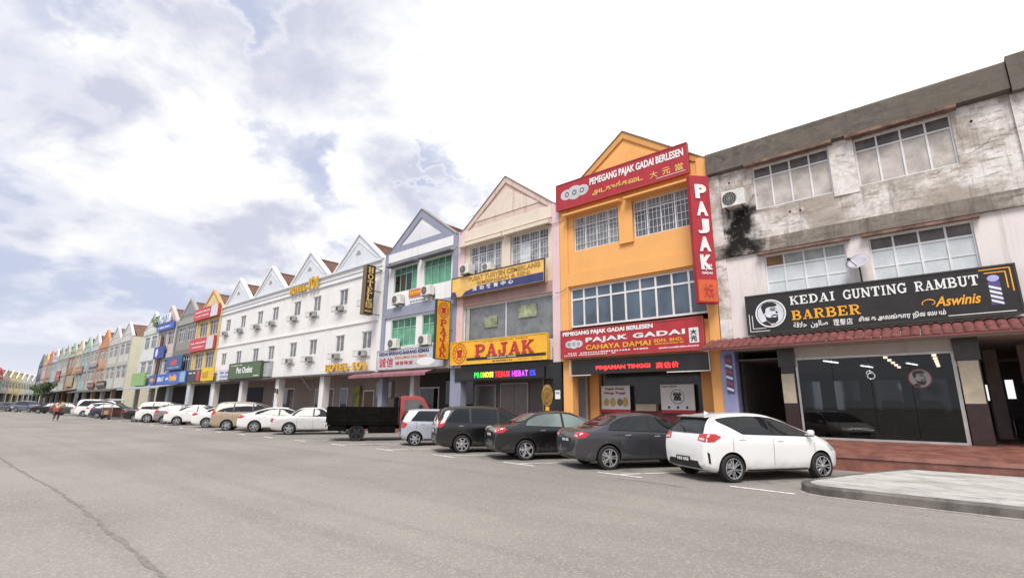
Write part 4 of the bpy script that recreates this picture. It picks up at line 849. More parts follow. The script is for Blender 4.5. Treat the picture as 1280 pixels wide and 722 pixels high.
SW = plain('sign_white', (.80, .80, .79), .4, var=.05); SR = plain('sign_red', (.44, .03, .04), .42, var=.12); SRD = plain('sign_deep_red', (.42, .025, .04), .42, var=.12); SG = plain('sign_gold', (.82, .42, .03), .35, var=.1); SY = plain('sign_yellow', (.86, .46, .03), .45, var=.08); SK = plain('sign_black', (.022, .018, .018), .38, var=.2)
SO = plain('sign_orange', (.86, .40, .03), .4, var=.05); SGB = plain('pale_gold_print', (.80, .50, .14), .45, var=.1); SB = plain('sign_navy', (.045, .05, .16), .45); SRT = plain('letter_red', (.50, .035, .05), .4, var=.05)
# barber signboard
s = Sign('barber_signboard', 'long black barber signboard with white and orange lettering and a bearded-man emblem', -4.79, 1.63, 3.78, 5.05, SK, .10, .15, DARKM)
s.sl('KEDAI', -3.47, -2.26, 4.61, 4.88, SW); s.sl('GUNTING', -2.05, -.56, 4.60, 4.88, SW); s.sl('RAMBUT', -.38, .92, 4.60, 4.87, SW); s.sl('BARBER', -3.47, -1.68, 4.13, 4.42, SO)
s.t('\ufe94\ufed7\ufefc\ufea3  \ufee5\ufeee\ufedf\ufe8e\ufebb', -3.45, -2.53, 3.84, 4.06, SW, bold=.02); s.t('理髮店', -2.39, -1.91, 3.85, 4.04, SW, bold=.02); s.t('சிகை அலங்கார நிலையம்'.replace('கை', 'ைக').replace('லை', 'ைல'), -1.76, .17, 3.86, 4.06, SW, bold=.025)
s.t('Aswinis', -.02, .90, 4.13, 4.40, SO, bold=.02, shear=.35)
sw = MB(); pts = []
for i in range(20):
    a = R(200-260*i/19); rr = .15-.0042*i; pts.append((-.12+rr*1.15*math.cos(a)-s.xm, s.y-.008, 4.25+rr*.8*math.sin(a)-s.z0))
sw.tube(pts, .014, 5); sw.build('flourish', SO, s.r)
for dx, dz, m_ in ((0, 0, SO), (.09, .09, SO)):
    s.rect(.95+dx, 1.53-dx, 4.955-dz, 4.98-dz, m_, name='corner_line'); s.rect(1.51-dx, 1.535-dx, 4.36+dz, 4.954-dz, m_, .0005, name='corner_line')
    s.rect(-4.72+dx, -4.70+dx, 3.86+dz, 4.44-dz*.5, SW, name='corner_line'); s.rect(-4.70+dx, -4.13-dx, 3.86+dz, 3.88+dz, SW, .0005, name='corner_line')
s.rect(.20, 1.49, 3.855, 3.875, SW, name='underline'); s.rect(-3.6, -2.9, 3.80, 3.812, SW, name='underline')
LAV = plain('pole_lavender', (.42, .42, .75), .35); NAV = plain('pole_navy', (.09, .08, .22), .35)
px_ = 1.19; s.poly([(px_+.115*math.cos(R(a)), 4.73+.085*math.sin(R(a))) for a in range(0, 360, 20)], LAV, name='pole_knob')
s.rect(px_-.12, px_+.12, 4.60, 4.645, NAV, name='pole_cap'); s.rect(px_-.11, px_+.11, 4.10, 4.598, NAV, name='pole_body'); s.rect(px_-.13, px_+.13, 4.05, 4.098, NAV, name='pole_cap')
for i in range(4): s.poly([(px_-.108, 4.50-.12*i), (px_-.108, 4.56-.12*i), (px_+.108, 4.46-.12*i), (px_+.108, 4.40-.12*i)], SW, .006, name='pole_stripe')
rd = roundel('signboard_roundel', 'round white emblem of a bearded man on the left of the black barber sign', -4.06, 4.41, D-.262, .45, SW, plain('emblem_white', (.72, .74, .80), .45), SK)
MB().ring((0, 0), .45*.86, .45*.90, -.012, -.007, 36).build('inner_rim', SK, rd)
# barber pole board on the orange column's side
o = thing('barber_pole_board', 'narrow blue, white and red striped barber pole board beside the orange column', 'sign', (-5.56, D-.06, 1.93))
MB().box(-.11, .11, -.03, 0, 0, 1.25).build('board', NAV, o)
for i in range(6): MB().prism([(-.105, .12+.19*i), (-.105, .20+.19*i), (.105, .12+.19*i), (.105, .04+.19*i)], 'y', -.036, -.031).build('stripe', [SW, plain('stripe_red', (.5, .08, .08), .5)][i % 2], o)
MB().box(-.26, .2, .005, .05, -1.6, 1.4).build('backing', plain('pale_violet_paint', (.32, .34, .56), .7), o)
# satellite dish
o = thing('satellite_dish', 'small grey satellite dish on the barber building wall above the signboard', 'satellite dish', (-1.55, D-.02, 5.42))
MB().tube([(0, 0, -.35), (0, -.14, -.3), (0, -.22, .1)], .025).build('mast', DARKM, o); dm = MB().lathe([(0, 0), (.12, .012), (.22, .04), (.30, .08), (.31, .085), (.22, .05), (.12, .022), (0, .01)], 24, 'z', closed=False).build('dish', plain('dish_grey', (.46, .45, .50), .5), o, (0, -.24, .2), True); dm.rotation_euler = (R(50), R(14), R(-25))
MB().tube([(0, -.25, .05), (-.2, -.55, .28)], .012).build('feed_arm', DARKM, o); MB().box(-.24, -.16, -.60, -.52, .25, .33, bev=.01).build('receiver', DARKM, o)
ac_unit('white air conditioner with black mould below it, beside the old upper window', -4.83, 8.26, w=.78, h=.6)
# orange pawnshop signs
s = Sign('red_top_signboard', 'wide red pawnshop signboard high across the orange gable', -12.42, -6.30, 10.03, 11.27, SRD, .12, .16, plain('sign_edge', (.35, .06, .06), .5))
s.t('PEMEGANG PAJAK GADAI BERLESEN', -10.62, -6.46, 10.68, 11.09, SW, bold=.035); s.t('அடகுக்கடை'.replace('டை', 'ைட'), -10.5, -8.15, 10.24, 10.56, SGB, bold=.02); s.t('大 元 當', -7.85, -6.5, 10.22, 10.50, SGB, bold=.03); s.rect(-7.6, -6.42, 10.155, 10.175, SW, name='underline')
def cloud_logo(s, x, z, k):
    m_ = plain('silver_emblem', (.58, .58, .60), .5)
    for i, (dx, rx, rz) in enumerate(((-.44, .34, .26), (0, .42, .34), (.44, .34, .26))): s.poly([(x+(dx+rx*math.cos(R(a)))*k, z+rz*k*math.sin(R(a))) for a in range(0, 360, 18)], m_, .002*i)
    for dx in (-.42, 0, .42):
        mb = MB(); mb.ring((x+dx*k-s.xm, z-s.z0), .08*k, .12*k, s.y-.018, s.y-.010, 14); mb.build('emblem_coin', plain('dark_emblem', (.10, .10, .12), .5), s.r)
cloud_logo(s, -11.42, 10.68, .95)
s = Sign('red_main_signboard', 'red pawnshop signboard above the orange shop entrance reading in white and gold', -12.27, -6.23, 3.40, 4.56, SR, .14, .16, plain('sign_edge', (.35, .06, .06), .5))
s.t('PEMEGANG PAJAK GADAI BERLESEN', -12.15, -8.08, 4.27, 4.49, SW, bold=.04); s.t('PAJAK GADAI', -11.02, -6.88, 3.94, 4.18, SW, bold=.04, spacing=1.15); s.t('CAHAYA DAMAI', -11.02, -8.2, 3.68, 3.88, SG, bold=.03, spacing=1.05); s.t('SDN. BHD.', -8.07, -6.95, 3.77, 3.89, SG, bold=.03, spacing=1.1)
for i, (a, b, z_, h_) in enumerate(((-8.05, -6.95, 3.69, .05), (-11.9, -8.3, 3.56, .05), (-7.9, -6.4, 3.53, .05), (-12.1, -9.6, 3.48, .045))): s.bars(a, b, z_, h_, SW if i else SG, 30, i)
cloud_logo(s, -11.6, 3.96, .55); s.rect(-6.74, -6.40, 3.66, 4.19, SW, name='white_plaque'); s.t('大', -6.69, -6.46, 3.94, 4.13, SK, .006, bold=.03); s.t('元', -6.69, -6.46, 3.71, 3.90, SK, .006, bold=.03)
# angled vertical sign
a_ = math.atan2(17.28-16.80, -5.67+6.12); t_ = thing('vertical_red_sign', 'tall red vertical sign with white letters at the right corner of the orange shophouse', 'sign', (-6.02, 16.86, 4.93), a_)
MB().box(-.13, .60, 0, .24, 0, 4.72, bev=.015).build('box', SRD, t_); MB().box(-.10, .57, -.006, -.001, .06, .82).build('orange_panel', plain('deep_orange', (.62, .12, .03), .5), t_)
for i, c in enumerate('PAJAK'): text_fit(c, .04, .46, 3.82-.66*i, 4.36-.66*i, -.004, SW, t_, bold=.055, th=.03)
for i, w_ in enumerate(('KEDAI', 'PAJAK', 'GADAI')): text_fit(w_, .06, .44, 1.30-.14*i, 1.39-.14*i, -.004, SW, t_, bold=.03)
text_fit('大元', .1, .42, .18, .68, -.008, SRT, t_, bold=.03)
for z_ in (.6, 2.4, 4.2): MB().box(.2, .26, .24, .75, z_, z_+.06).build('bracket', DARKM, t_)
# LED board + hanging frame, posters
s = Sign('red_led_board', 'black LED board with glowing red text under the red pawnshop signboard', -11.85, -6.2, 2.72, 3.30, SK, .05, .08, None)
s.t('PINJAMAN TINGGI', -10.68, -8.35, 2.84, 3.04, emit('led_red', (1, .03, .03), 2.2), bold=.03); s.t('高估价', -8.12, -7.25, 2.84, 3.06, emit('led_red', (1, .03, .03), 2.2), bold=.03)
for x0, x1 in ((-11.9, -10.9), (-7.7, -6.15)):
    f_ = MB(); f_.box(x0-s.xm, x1-s.xm, s.y-.06, s.y-.03, -.05, -.015); f_.box((x0 if x0 < -9 else x1)-s.xm-.015, (x0 if x0 < -9 else x1)-s.xm+.015, s.y-.06, s.y-.03, -.05, .62); f_.build('steel_rail', WHITEP, s.r)
for i, (x0, x1, lab) in enumerate(((-10.55, -9.3, 'white poster with red headline and gold coins in the pawnshop window'), (-8.06, -6.82, 'white poster with a round Chinese mark in the pawnshop window'))):
    k_ = (D+1.05)/D; X0, X1 = x0*k_, x1*k_; Zb, Zt = 1.5-(1.5-1.36)*k_, 1.5+(2.25-1.5)*k_
    o = thing('window_poster', lab, 'poster', ((X0+X1)/2, D+1.05, Zb)); w_ = (X1-X0)/2; h_ = Zt-Zb
    MB().box(-w_, w_, -.012, .012, 0, h_).build('sheet', plain('poster_paper', (.66, .65, .63), .5, var=.05), o); MB().box(-w_, w_, .0, .02, -.12, -.002).build('rail', SRD, o)
    if i == 0:
        text_fit('Pajak Emas', -.45, .42, h_*.80, h_*.92, -.013, plain('dark_red_print', (.25, .05, .05), .5), o, bold=.03); text_fit('Harga Tinggi', -.5, .45, h_*.62, h_*.74, -.013, plain('dark_red_print', (.25, .05, .05), .5), o, bold=.03)
        for q, (x, m_) in enumerate(((-.42, plain('dull_gold', (.5, .36, .10), .4)), (-.12, plain('dull_gold', (.5, .36, .10), .4)), (.2, plain('brown_print', (.25, .18, .12), .5)), (.45, plain('dull_gold', (.5, .36, .10), .4)))): MB().disc((x, h_*.3), .13, -.017, -.0125, 18, rz=.15+.04*(q % 2)).build('coin_picture', m_, o)
    else:
        MB().ring((0, h_*.52), .25, .27, -.017, -.0125, 28).build('mark_ring', SK, o); text_fit('當', -.16, .16, h_*.36, h_*.70, -.0125, SK, o, bold=.03); text_fit('PAJAK GADAI', -.6, .0, h_*.88, h_*.95, -.0125, plain('dark_red_print', (.25, .05, .05), .5), o, bold=.03)
        for x in (-.35, 0, .35): MB().disc((x, h_*.1), .05, -.017, -.0125, 12).build('small_mark', SK, o)
# pink shophouse signs
s = Sign('tuition_signboard', 'gold and navy tuition centre signboard below the pink upper windows', -19.2, -13.05, 6.86, 7.95, SGB, .22, .14, DARKM)
GD = plain('brown_gold_print', (.42, .24, .05), .5)
s.t('PUSAT TUISYEN CEMERLANG', -17.9, -13.3, 7.60, 7.84, GD, bold=.03); s.t('BIMBINGAN & SENI', -17.3, -13.9, 7.36, 7.54, GD, bold=.03)
s.poly([(-18.4, 6.92), (-18.15, 7.12), (-17.8, 7.18), (-17.2, 7.30), (-13.12, 7.32), (-13.12, 6.92)], SB, name='navy_panel'); s.poly([(-19.15, 6.92), (-19.15, 7.2), (-18.9, 7.2), (-18.75, 6.92)], SB, name='navy_panel')
for i, c in enumerate('成功教育中心'): s.t(c, -17.6+.48*i, -17.3+.48*i, 7.06, 7.27, SW, .008, bold=.02)
s.bars(-17.6, -13.3, 6.97, .06, SW, 22, 4, name='captions')
for z_ in (7.2, 7.08): s.bars(-14.6, -13.25, z_, .06, SW, 9, 9, name='captions')
s = Sign('yellow_pawnshop_signboard', 'yellow signboard with big red letters and round crest above the black shopfront', -19.12, -12.98, 3.42, 4.57, SY, .16, .18, plain('yellow_edge', (.80, .50, .08), .4))
s.sl('PAJAK', -17.35, -13.7, 3.76, 4.34, SRT, th=.04); s.rect(-17.95, -13.03, 3.59, 3.72, SK, name='black_strip'); s.t('PAJAKAN DUA TIMUR', -16.5, -14.7, 3.62, 3.69, SW, .004, bold=.03); s.bars(-16.9, -14.0, 4.42, .05, plain('brown_print2', (.35, .16, .03), .5), 34, 1); s.bars(-16.2, -14.9, 3.47, .07, SK, 10, 2); s.bars(-14.6, -13.2, 3.49, .04, plain('brown_print2', (.35, .16, .03), .5), 16, 3)
def crest(par, x, z, r, y, k=1.):
    MB().ring((x, z), r*.93, r, y-.012, y-.004, 30, k=k).build('crest_ring', SRT, par); MB().ring((x, z), r*.62, r*.68, y-.012, y-.004, 26, k=k).build('crest_ring', SRT, par)
    q = r*.42; MB().prism([(x-q*.8, z-q), (x+q*.8, z-q), (x+q*.75, z+q*.15), (x+q*1.1, z+q*.5), (x+q*.7, z+q*.95), (x, z+q*.8), (x-q*.7, z+q*.95), (x-q*1.1, z+q*.5), (x-q*.75, z+q*.15)], 'y', y-.012, y-.004).build('crest_fist', SRT, par)
    for i in range(14):
        a = 2*math.pi*i/14; MB().disc((x+r*.80*math.cos(a), z+r*.80*k*math.sin(a)), r*.055, y-.011, y-.004, 6).build('crest_letter', SRT, par)
crest(s.r, -18.45-s.xm, 3.98-s.z0, .50, s.y)
s = Sign('rainbow_led_board', 'black LED board with rainbow coloured promotion text under the yellow signboard', -18.6, -13.3, 2.66, 3.14, SK, .06, .06, None)
LC = ['#20c040', '#20d050', '#60d030', '#c0e030', '#f0e040', '#f0d040', '#f0c060', None, '#f02020', '#f02020', '#f02020', '#f03030', '#e02080', None, '#c030d0', '#d040e0', '#c040e0', '#b050f0', '#d050f0', None, '#3030f0', '#3040f0']
ct = 'PROMOSI TEBUS HEBAT 1%'; wd = {'I': .45, ' ': .5, 'M': 1.2, '1': .6, '%': 1.2}; tot = sum(wd.get(c, 1) for c in ct); x = -17.6
for c, h_ in zip(ct, LC):
    w_ = wd.get(c, 1)*(3.85/tot)
    if h_: s.t(c, x+w_*.08, x+w_*.92, 2.76, 3.02, emit('led_'+h_, h_, 2.0), bold=.03)
    x += w_
# perpendicular signs
def blade(name, label, X, y0, y1, z0, z1, m, th=.14, edge=None):
    """thin box standing out from the facade; local x runs into the building, its face looks towards +X"""
    t = thing(name, label, 'sign', (X, y0, z0), R(90)); w = y1-y0; h = z1-z0
    MB().box(0, w, 0, th, 0, h, bev=.01).build('box', m, t); e = MB()
    for a, b, c, d_ in ((-.012, w+.012, -.012, .02), (-.012, w+.012, h-.02, h+.012), (-.012, .02, .02, h-.02), (w-.02, w+.012, .02, h-.02)): e.box(a, b, -.012, th+.012, c, d_)
    e.build('edge_frame', edge or DARKM, t); 
    for q in (.08, h*.5, h-.12): MB().box(w, D-y0+.01, th*.4, th*.6, q, q+.035).build('bracket', DARKM, t)
    return t, w, h
t_, w_, h_ = blade('yellow_blade_sign', 'tall orange-yellow vertical sign with red letters and crest between the grey and pink shophouses', -19.3, 16.38, 17.30, 3.72, 6.75, SY)
crest(t_, w_*.5, h_-.52, .36, -.001, 1.15)
slab('PAJAK', w_*.28, w_*.74, .12, h_-1.0, -.002, SRT, t_, vertical=True, gap=.12)
t_, w_, h_ = blade('hotel_blade_sign', 'dark brown vertical hotel sign with gold letters at the end of the white hotel', -26.0, 16.38, 17.0, 6.74, 9.80, plain('dark_brown_sign', (.035, .022, .015), .35), .36, plain('bronze_edge', (.16, .11, .05), .4))
GO = plain('hotel_gold', (.82, .56, .20), .35, var=.1); slab('HOTEL', w_*.2, w_*.8, .86, h_-.12, -.002, GO, t_, vertical=True, gap=.16)
for i, c in enumerate('101'): slab(c, w_*(.12+.25*i), w_*(.37+.25*i), .42, .78, -.002, GO, t_)
MB().ring((w_*.5, .6), .22, .235, -.01, -.001, 20).build('gold_ring', GO, t_); text_fit('BUDGET', w_*.12, w_*.88, .14, .26, -.002, GO, t_, bold=.02)
# hotel gold letters, standing proud of the wall
GL = plain('hotel_gold_letters', (.80, .47, .05), .35, .2, var=.12)
for nm, lab, x0, x1, z0, z1, big in (('gold_hotel_letters', 'raised gold hotel lettering below the second gable from the right', -38.1, -33.75, 9.72, 10.2, True), ('gold_hotel_letters', 'raised gold hotel lettering above the hotel entrance canopy', -31.65, -26.75, 3.55, 4.0, False)):
    o = thing(nm, lab, 'sign', ((x0+x1)/2, D-.16, z0)); w_ = (x1-x0)/2; h_ = z1-z0
    slab('HOTEL', -w_, w_*.18, 0, h_, -.01, GL, o, th=.12); slab('101', w_*.32, w_, 0, h_*(1.75 if big else 1.05), -.01, GL, o, th=.12)
    MB().box(-w_, w_, -.01, .0, h_*.45, h_*.55).build('mounting_rail', GREYP, o)
    if big: MB().ring((w_*.66, h_*.88), .42, .46, -.15, -.13, 24).build('gold_ring', GL, o)
# grey shophouse signs
s = Sign('shoe_repair_signboard', 'pale grey signboard with blue text and red Chinese characters under green windows', -25.75, -19.75, 3.42, 4.55, plain('pale_grey_board', (.55, .56, .60), .5), .12, .12, GREYP)
s.t('KEDAI BARANG-BARANG KEMAS', -25.5, -20.95, 4.24, 4.44, SB, bold=.03); s.t('诚信', -25.45, -24.1, 3.56, 4.12, SRT, bold=.05); s.t('KEDAI EMAS DAN PERAK', -23.95, -21.1, 4.0, 4.14, plain('letter_orange', (.66, .25, .10), .5), bold=.03); s.t('诚信珠宝', -23.9, -22.3, 3.66, 3.86, SRT, bold=.03); s.bars(-22.1, -20.9, 3.62, .16, plain('pale_print', (.42, .43, .45), .5), 9, 6); s.poly([(-21.2+.75*math.cos(R(a)), 3.75+.22*math.sin(R(a))) for a in range(0, 360, 18)], SW, name='white_swoosh'); s.rect(-20.9, -20.2, 3.9, 4.5, plain('pale_blue_print', (.45, .50, .62), .5))
o = thing('orange_banner', 'small orange banner between two air conditioners on the grey shophouse', 'banner', (-22.6, D-.06, 7.56)); MB().box(-.62, .62, -.02, 0, 0, .40).build('sheet', plain('banner_orange', (.72, .16, .05), .6), o); text_fit('SEWA', -.5, .5, .1, .3, -.021, SY, o, bold=.03); MB().box(-.62, .62, -.022, -.018, .37, .40).build('hem', SRD, o)
o = thing('white_banner', 'narrow white banner with dark digits under the orange banner', 'banner', (-22.3, D-.06, 7.14)); MB().box(-.88, .88, -.02, 0, 0, .23).build('sheet', SW, o); mbb = MB(); rnd = random.Random(2)
for i in range(10): mbb.box(-.75+.14*i, -.67+.14*i, -.026, -.021, .06, .17)
mbb.build('digits', SB, o)
for i, (x, z, lab) in enumerate(((-24.05, 7.22, 'air conditioner under the left upper green window'), (-21.35, 7.38, 'air conditioner right of the orange banner'), (-24.2, 4.62, 'air conditioner under the left lower green window'), (-21.4, 4.62, 'air conditioner under the right lower green window'))): ac_unit(lab, x, z)
ac_unit('brownish boxy air conditioner jutting from the left pink-house window', -18.1, 8.02, w=.62, h=.5, d=.5); ac_unit('small air conditioner behind the gold signboard in the pink house window', -16.7, 8.0, w=.6, h=.4)
# maroon canopy over the hotel and grey shop, dark canopies
def canopy(name, label, x0, x1, zf, zb, dep, m, ribs=True, y=D):
    o = thing(name, label, 'awning', ((x0+x1)/2, y, zf)); w = (x1-x0)/2
    MB().prism([(-dep, 0), (-dep, -.14), (-dep+.02, -.14), (-dep+.02, -.03), (-.02, zb-zf-.03), (-.02, zb-zf)], 'x', -w, w).build('canopy_sheet', m, o)
    if ribs:
        b = MB(); n = max(2, int((x1-x0)/1.6))
        for i in range(n+1): q = -w+.03+(2*w-.06)*i/n; b.cyl((q, -dep+.02, -.05), (q, -.02, zb-zf-.06), .02, n=6)
        b.build('frame_bars', DARKM, o)
    return o
canopy('maroon_awning', 'long faded maroon awning over the grey shophouse and hotel entrance', -27.9, -20.6, 3.12, 3.36, .75, plain('faded_maroon', (.30, .13, .15), .7, var=.2))
o = thing('canopy_strut', 'dark diagonal strut below the hotel ledge', 'strut', (-33.2, D, 3.0)); MB().tube([(-1.6, -.3, .3), (.5, -.5, -.75)], .05).build('bar', DARKM, o); MB().box(-1.7, -1.5, -.36, -.02, .28, .36).build('plate', DARKM, o)
# pet shop and banners
s = Sign('green_pet_signboard', 'dark green pet shop signboard low on the white hotel', -47.6, -41.1, 3.48, 4.78, plain('sign_green', (.075, .13, .05), .45), .3, .2, plain('dark_green_edge', (.04, .07, .03), .5))
s.t('Pet Outlet', -45.9, -42.7, 3.9, 4.42, SW, bold=.03); s.bars(-47.2, -44.8, 4.56, .08, SW, 12, 3); s.bars(-42.6, -41.4, 3.6, .1, SW, 6, 4)
o = thing('grey_light_box', 'silvery side box at the right end of the green pet signboard', 'sign', (-40.55, D-.02, 3.5)); MB().box(-.5, .42, -.3, 0, 0, 1.25, bev=.02).build('box', plain('silver_box', (.40, .41, .41), .4), o); MB().box(-.5, .42, -.31, -.30, 1.1, 1.2).build('trim', DARKM, o)
s = Sign('white_shop_banner', 'small white banner left of the green pet signboard', -50.95, -47.75, 3.5, 4.45, plain('banner_white', (.62, .63, .72), .6), .1, .05); s.bars(-50.6, -48.2, 4.05, .2, SB, 9, 1); s.bars(-50.5, -48.1, 3.7, .22, plain('banner_blue', (.2, .25, .5), .5), 8, 2)
s = Sign('yellow_banner', 'bright yellow banner at the left end of the white hotel', -54.7, -51.5, 3.5, 4.74, plain('banner_yellow', (.80, .55, .02), .6), .35, .05); s.bars(-54.4, -52.8, 3.75, .75, plain('banner_red_print', (.5, .2, .02), .5), 5, 3); s.poly([(-52.1+.35*math.cos(R(a)), 4.1+.42*math.sin(R(a))) for a in range(0, 360, 20)], SG)
for i, (z0, z1, lab) in enumerate(((9.75, 10.95, 'red signboard with white end panel below the yellow gable'), (6.53, 7.83, 'lower red signboard with white end panel on the yellow shophouse'))):
    s = Sign('red_white_signboard', lab, -59.35, -52.75, z0, z1, plain('coral_red', (.58, .06, .07), .5), .12, .25); s.rect(-54.6, -52.8, z0+.03, z1-.03, plain('board_white', (.66, .67, .70), .5), name='white_panel'); s.bars(-59.0, -54.9, z0+.75, .16, SW, 16, i); s.bars(-58.8, -55.2, z0+.35, .12, SW, 18, i+3)
s = Sign('dark_shop_signboard', 'dark signboard with a red figure above the sooty ground floor', -59.2, -55.0, 3.5, 4.7, plain('sign_charcoal', (.05, .045, .045), .5), .1, .1); s.rect(-56.6, -55.7, 3.6, 4.65, SRT, name='red_panel'); s.bars(-58.9, -57.0, 4.3, .2, SW, 7, 1)
s = Sign('blue_red_signboard', 'square blue signboard with a red mark on the sooty shophouse', -66.3, -61.0, 4.9, 6.4, plain('sign_teal_blue', (.04, .10, .26), .5), .3, .12); s.poly([(-63.6+1.1*math.cos(R(a)), 5.7+.35*math.sin(R(a))) for a in range(0, 360, 20)], SRT); s.bars(-65.6, -61.7, 5.1, .16, plain('sign_pale_blue', (.3, .45, .6), .5), 14, 2)
s = Sign('blue_shop_signboard', 'bright blue signboard with orange print low on the sooty shophouse', -66.4, -59.6, 3.45, 4.75, plain('sign_blue', (.05, .13, .50), .5), .12, .14); s.t('kafe', -64.8, -62.4, 3.75, 4.45, SO, bold=.06); s.rect(-61.4, -59.8, 3.6, 4.6, plain('sign_pale_blue', (.3, .45, .6), .5)); s.bars(-66.2, -65.1, 3.9, .3, SW, 4, 2)
s = Sign('blue_gable_signboard', 'blue hotel board with raised pale letters across the pink gable', -72.4, -66.1, 9.8, 10.55, plain('sign_blue', (.05, .13, .50), .5), .14, .2); s.t('HOTEL', -71.7, -67.3, 10.6, 11.75, plain('letter_pale_blue', (.62, .68, .85), .4), 0., bold=.05, th=.12); s.bars(-71.8, -67.0, 10.05, .25, SW, 18, 6)
MB().box(-2.3, 2.3, -.05, .0, .75, 1.95).build('letter_backing', plain('sign_blue', (.05, .13, .50), .5), s.r, (0, -.13, 0)) if False else None
s = Sign('blue_star_board', 'blue panel with a pale round emblem on the pinkish shophouse', -72.2, -68.2, 6.5, 7.9, plain('sign_navy_blue', (.04, .06, .28), .5), .2, .12); s.poly([(-71.0+.5*math.cos(R(a)), 7.2+.5*math.sin(R(a))) for a in range(0, 360, 20)], plain('letter_pale_blue', (.62, .68, .85), .4))
s = Sign('blue_low_signboard', 'blue shop signboard under the pinkish shophouse windows', -72.6, -66.6, 3.5, 4.6, plain('sign_blue', (.05, .13, .50), .5), .12, .12); s.bars(-72.2, -69.6, 3.85, .45, SO, 8, 2); s.bars(-69.2, -67, 3.8, .5, SW, 7, 5)
o = thing('pipe_bundle', 'dark rusty service pipes running down the pinkish shophouse front', 'pipes', (-70.3, D-.2, 3.5))
for i in range(4): MB().tube([(-.5+.35*i, -.02*i, 0), (-.5+.35*i, 0, 2.2), (-.2+.3*i, 0, 3.6), (-.2+.3*i, 0, 5.6)], .07).build('pipe', DARKM if i % 2 else plain('rust_pipe', (.2, .12, .09), .8), o)
s = Sign('green_panel_board', 'plain light green panel low on the white shophouse with the roof shrub', -78.9, -73.2, 3.45, 5.0, plain('panel_green', (.26, .42, .16), .6), .4, .2)
canopy('grey_street_awning', 'grey sloping awning in front of the blue and green shops', -79.2, -61.8, 3.05, 3.42, 1.9, plain('pale_grey_awning', (.38, .40, .42), .6)); canopy('dark_street_awning', 'dark grey sheet awning along the near half of the far terrace', -117, -84.9, 3.05, 3.4, 1.4, plain('dark_awning', (.10, .098, .095), .6)); canopy('long_street_awning', 'long drooping grey-green tarp awning along the far half of the terrace', -170.8, -117.2, 2.95, 3.7, 3.6, plain('tarp_grey_green', (.20, .21, .19), .7))
for k, (x0, x1, z0, z1, c, lab) in enumerate(((-101, -95.4, 3.6, 4.6, (.08, .07, .065), 'dark signboard with a pale strip on the second terrace shop'), (-107.8, -103, 3.6, 4.5, (.20, .10, .08), 'brown signboard on the third terrace shop'), (-121, -114.6, 6.4, 7.6, (.40, .20, .12), 'rust-orange panel high on the terrace'), (-127.6, -121.6, 4.2, 6.2, (.42, .34, .22), 'tan panel on the sixth terrace shop'), (-141, -137, 5.6, 7.6, (.5, .10, .10), 'red banner high on the ninth terrace shop'), (-147.4, -142, 5.5, 7.8, (.42, .48, .48), 'pale teal panel on the tenth terrace shop'), (-110, -103.5, 7.0, 7.6, (.25, .26, .3), 'grey strip sign under the third terrace windows'))):
    s = Sign('terrace_signboard', lab, x0, x1, z0, z1, plain('terr%d' % k, c, .6, var=.25), .14, .12, group='signboards on the far terrace'); s.bars(x0+.5, x1-.5, (z0+z1)/2-.1, .3, plain('pale_print', (.42, .43, .45), .5), 8, k)
# television aerial, cables
o = thing('roof_antenna', 'thin television aerial on the roof between the grey and pink gables', 'antenna', (-19.9, D+2.2, 10.6)); MB().cyl((0, 0, 0), (0, 0, 2.0), .02, n=6).build('mast', DARKM, o); b_ = MB(); b_.cyl((-.9, 0, 1.95), (.5, 0, 2.05), .012, n=5)
for i in range(7): b_.cyl((-.85+.2*i, -.3, 1.955+.012*i), (-.85+.2*i, .3, 1.955+.012*i), .009, n=4)
b_.build('elements', STEEL, o)
def cable(label, p0, p1, sag, r=.012):
    o = thing('cable', label, 'cable', p0); a = Vector(p0); b = Vector(p1); pts = []
    for i in range(13): t = i/12; q = a.lerp(b, t)-a; q.z -= sag*4*t*(1-t); pts.append(q)
    MB().tube(pts, r, 5).build('strand', DARKM, o)
cable('black cable sagging across the pink pilaster to the orange wall', (-13.2, D-.12, 9.62), (-11.9, D-.12, 9.72), .12); cable('black cable between the grey eaves and the pink hood', (-19.6, D-.25, 9.6), (-18.7, D-.4, 9.72), .08); cable('black cable along the white hotel end to the grey pilaster', (-27.5, D-.2, 9.3), (-25.4, D-.2, 9.5), .1); cable('thin cable under the lower orange windows', (-12.6, D-.18, 6.3), (-12.0, D-.15, 6.45), .06)
cable('black cable linking the lower air conditioners of the grey shophouse', (-23.7, D-.1, 4.75), (-21.8, D-.1, 4.78), .12)
# oval standing sign by the black pier, white notice
o = thing('oval_hanging_sign', 'gold oval crest plaque on the black pier of the yellow-signed pawnshop', 'sign', (-13.15, D-.09, 1.35)); MB().disc((0, .55), .30, -.03, 0, 28, rz=.46).build('plaque', plain('tarnished_gold', (.42, .24, .05), .5, var=.4), o); MB().ring((0, .55), .20, .23, -.04, -.03, 24, k=1.4).build('plaque_ring', plain('dark_gold', (.24, .12, .03), .5), o); MB().box(-.09, .09, -.03, 0, -.1, .08).build('tag', SY, o); MB().prism([(-.1, .42), (.1, .42), (.13, .62), (.0, .72), (-.13, .62)], 'y', -.04, -.03).build('plaque_mark', plain('dark_gold', (.24, .12, .03), .5), o)
o = thing('white_notice', 'small white notice on the black pier beside the orange column', 'notice', (-12.62, D-.075, 1.75)); MB().box(-.13, .13, -.012, .0, 0, .36).build('sheet', SW, o); MB().box(-.1, .1, -.016, -.0125, .2, .3).build('print', GREYP, o)
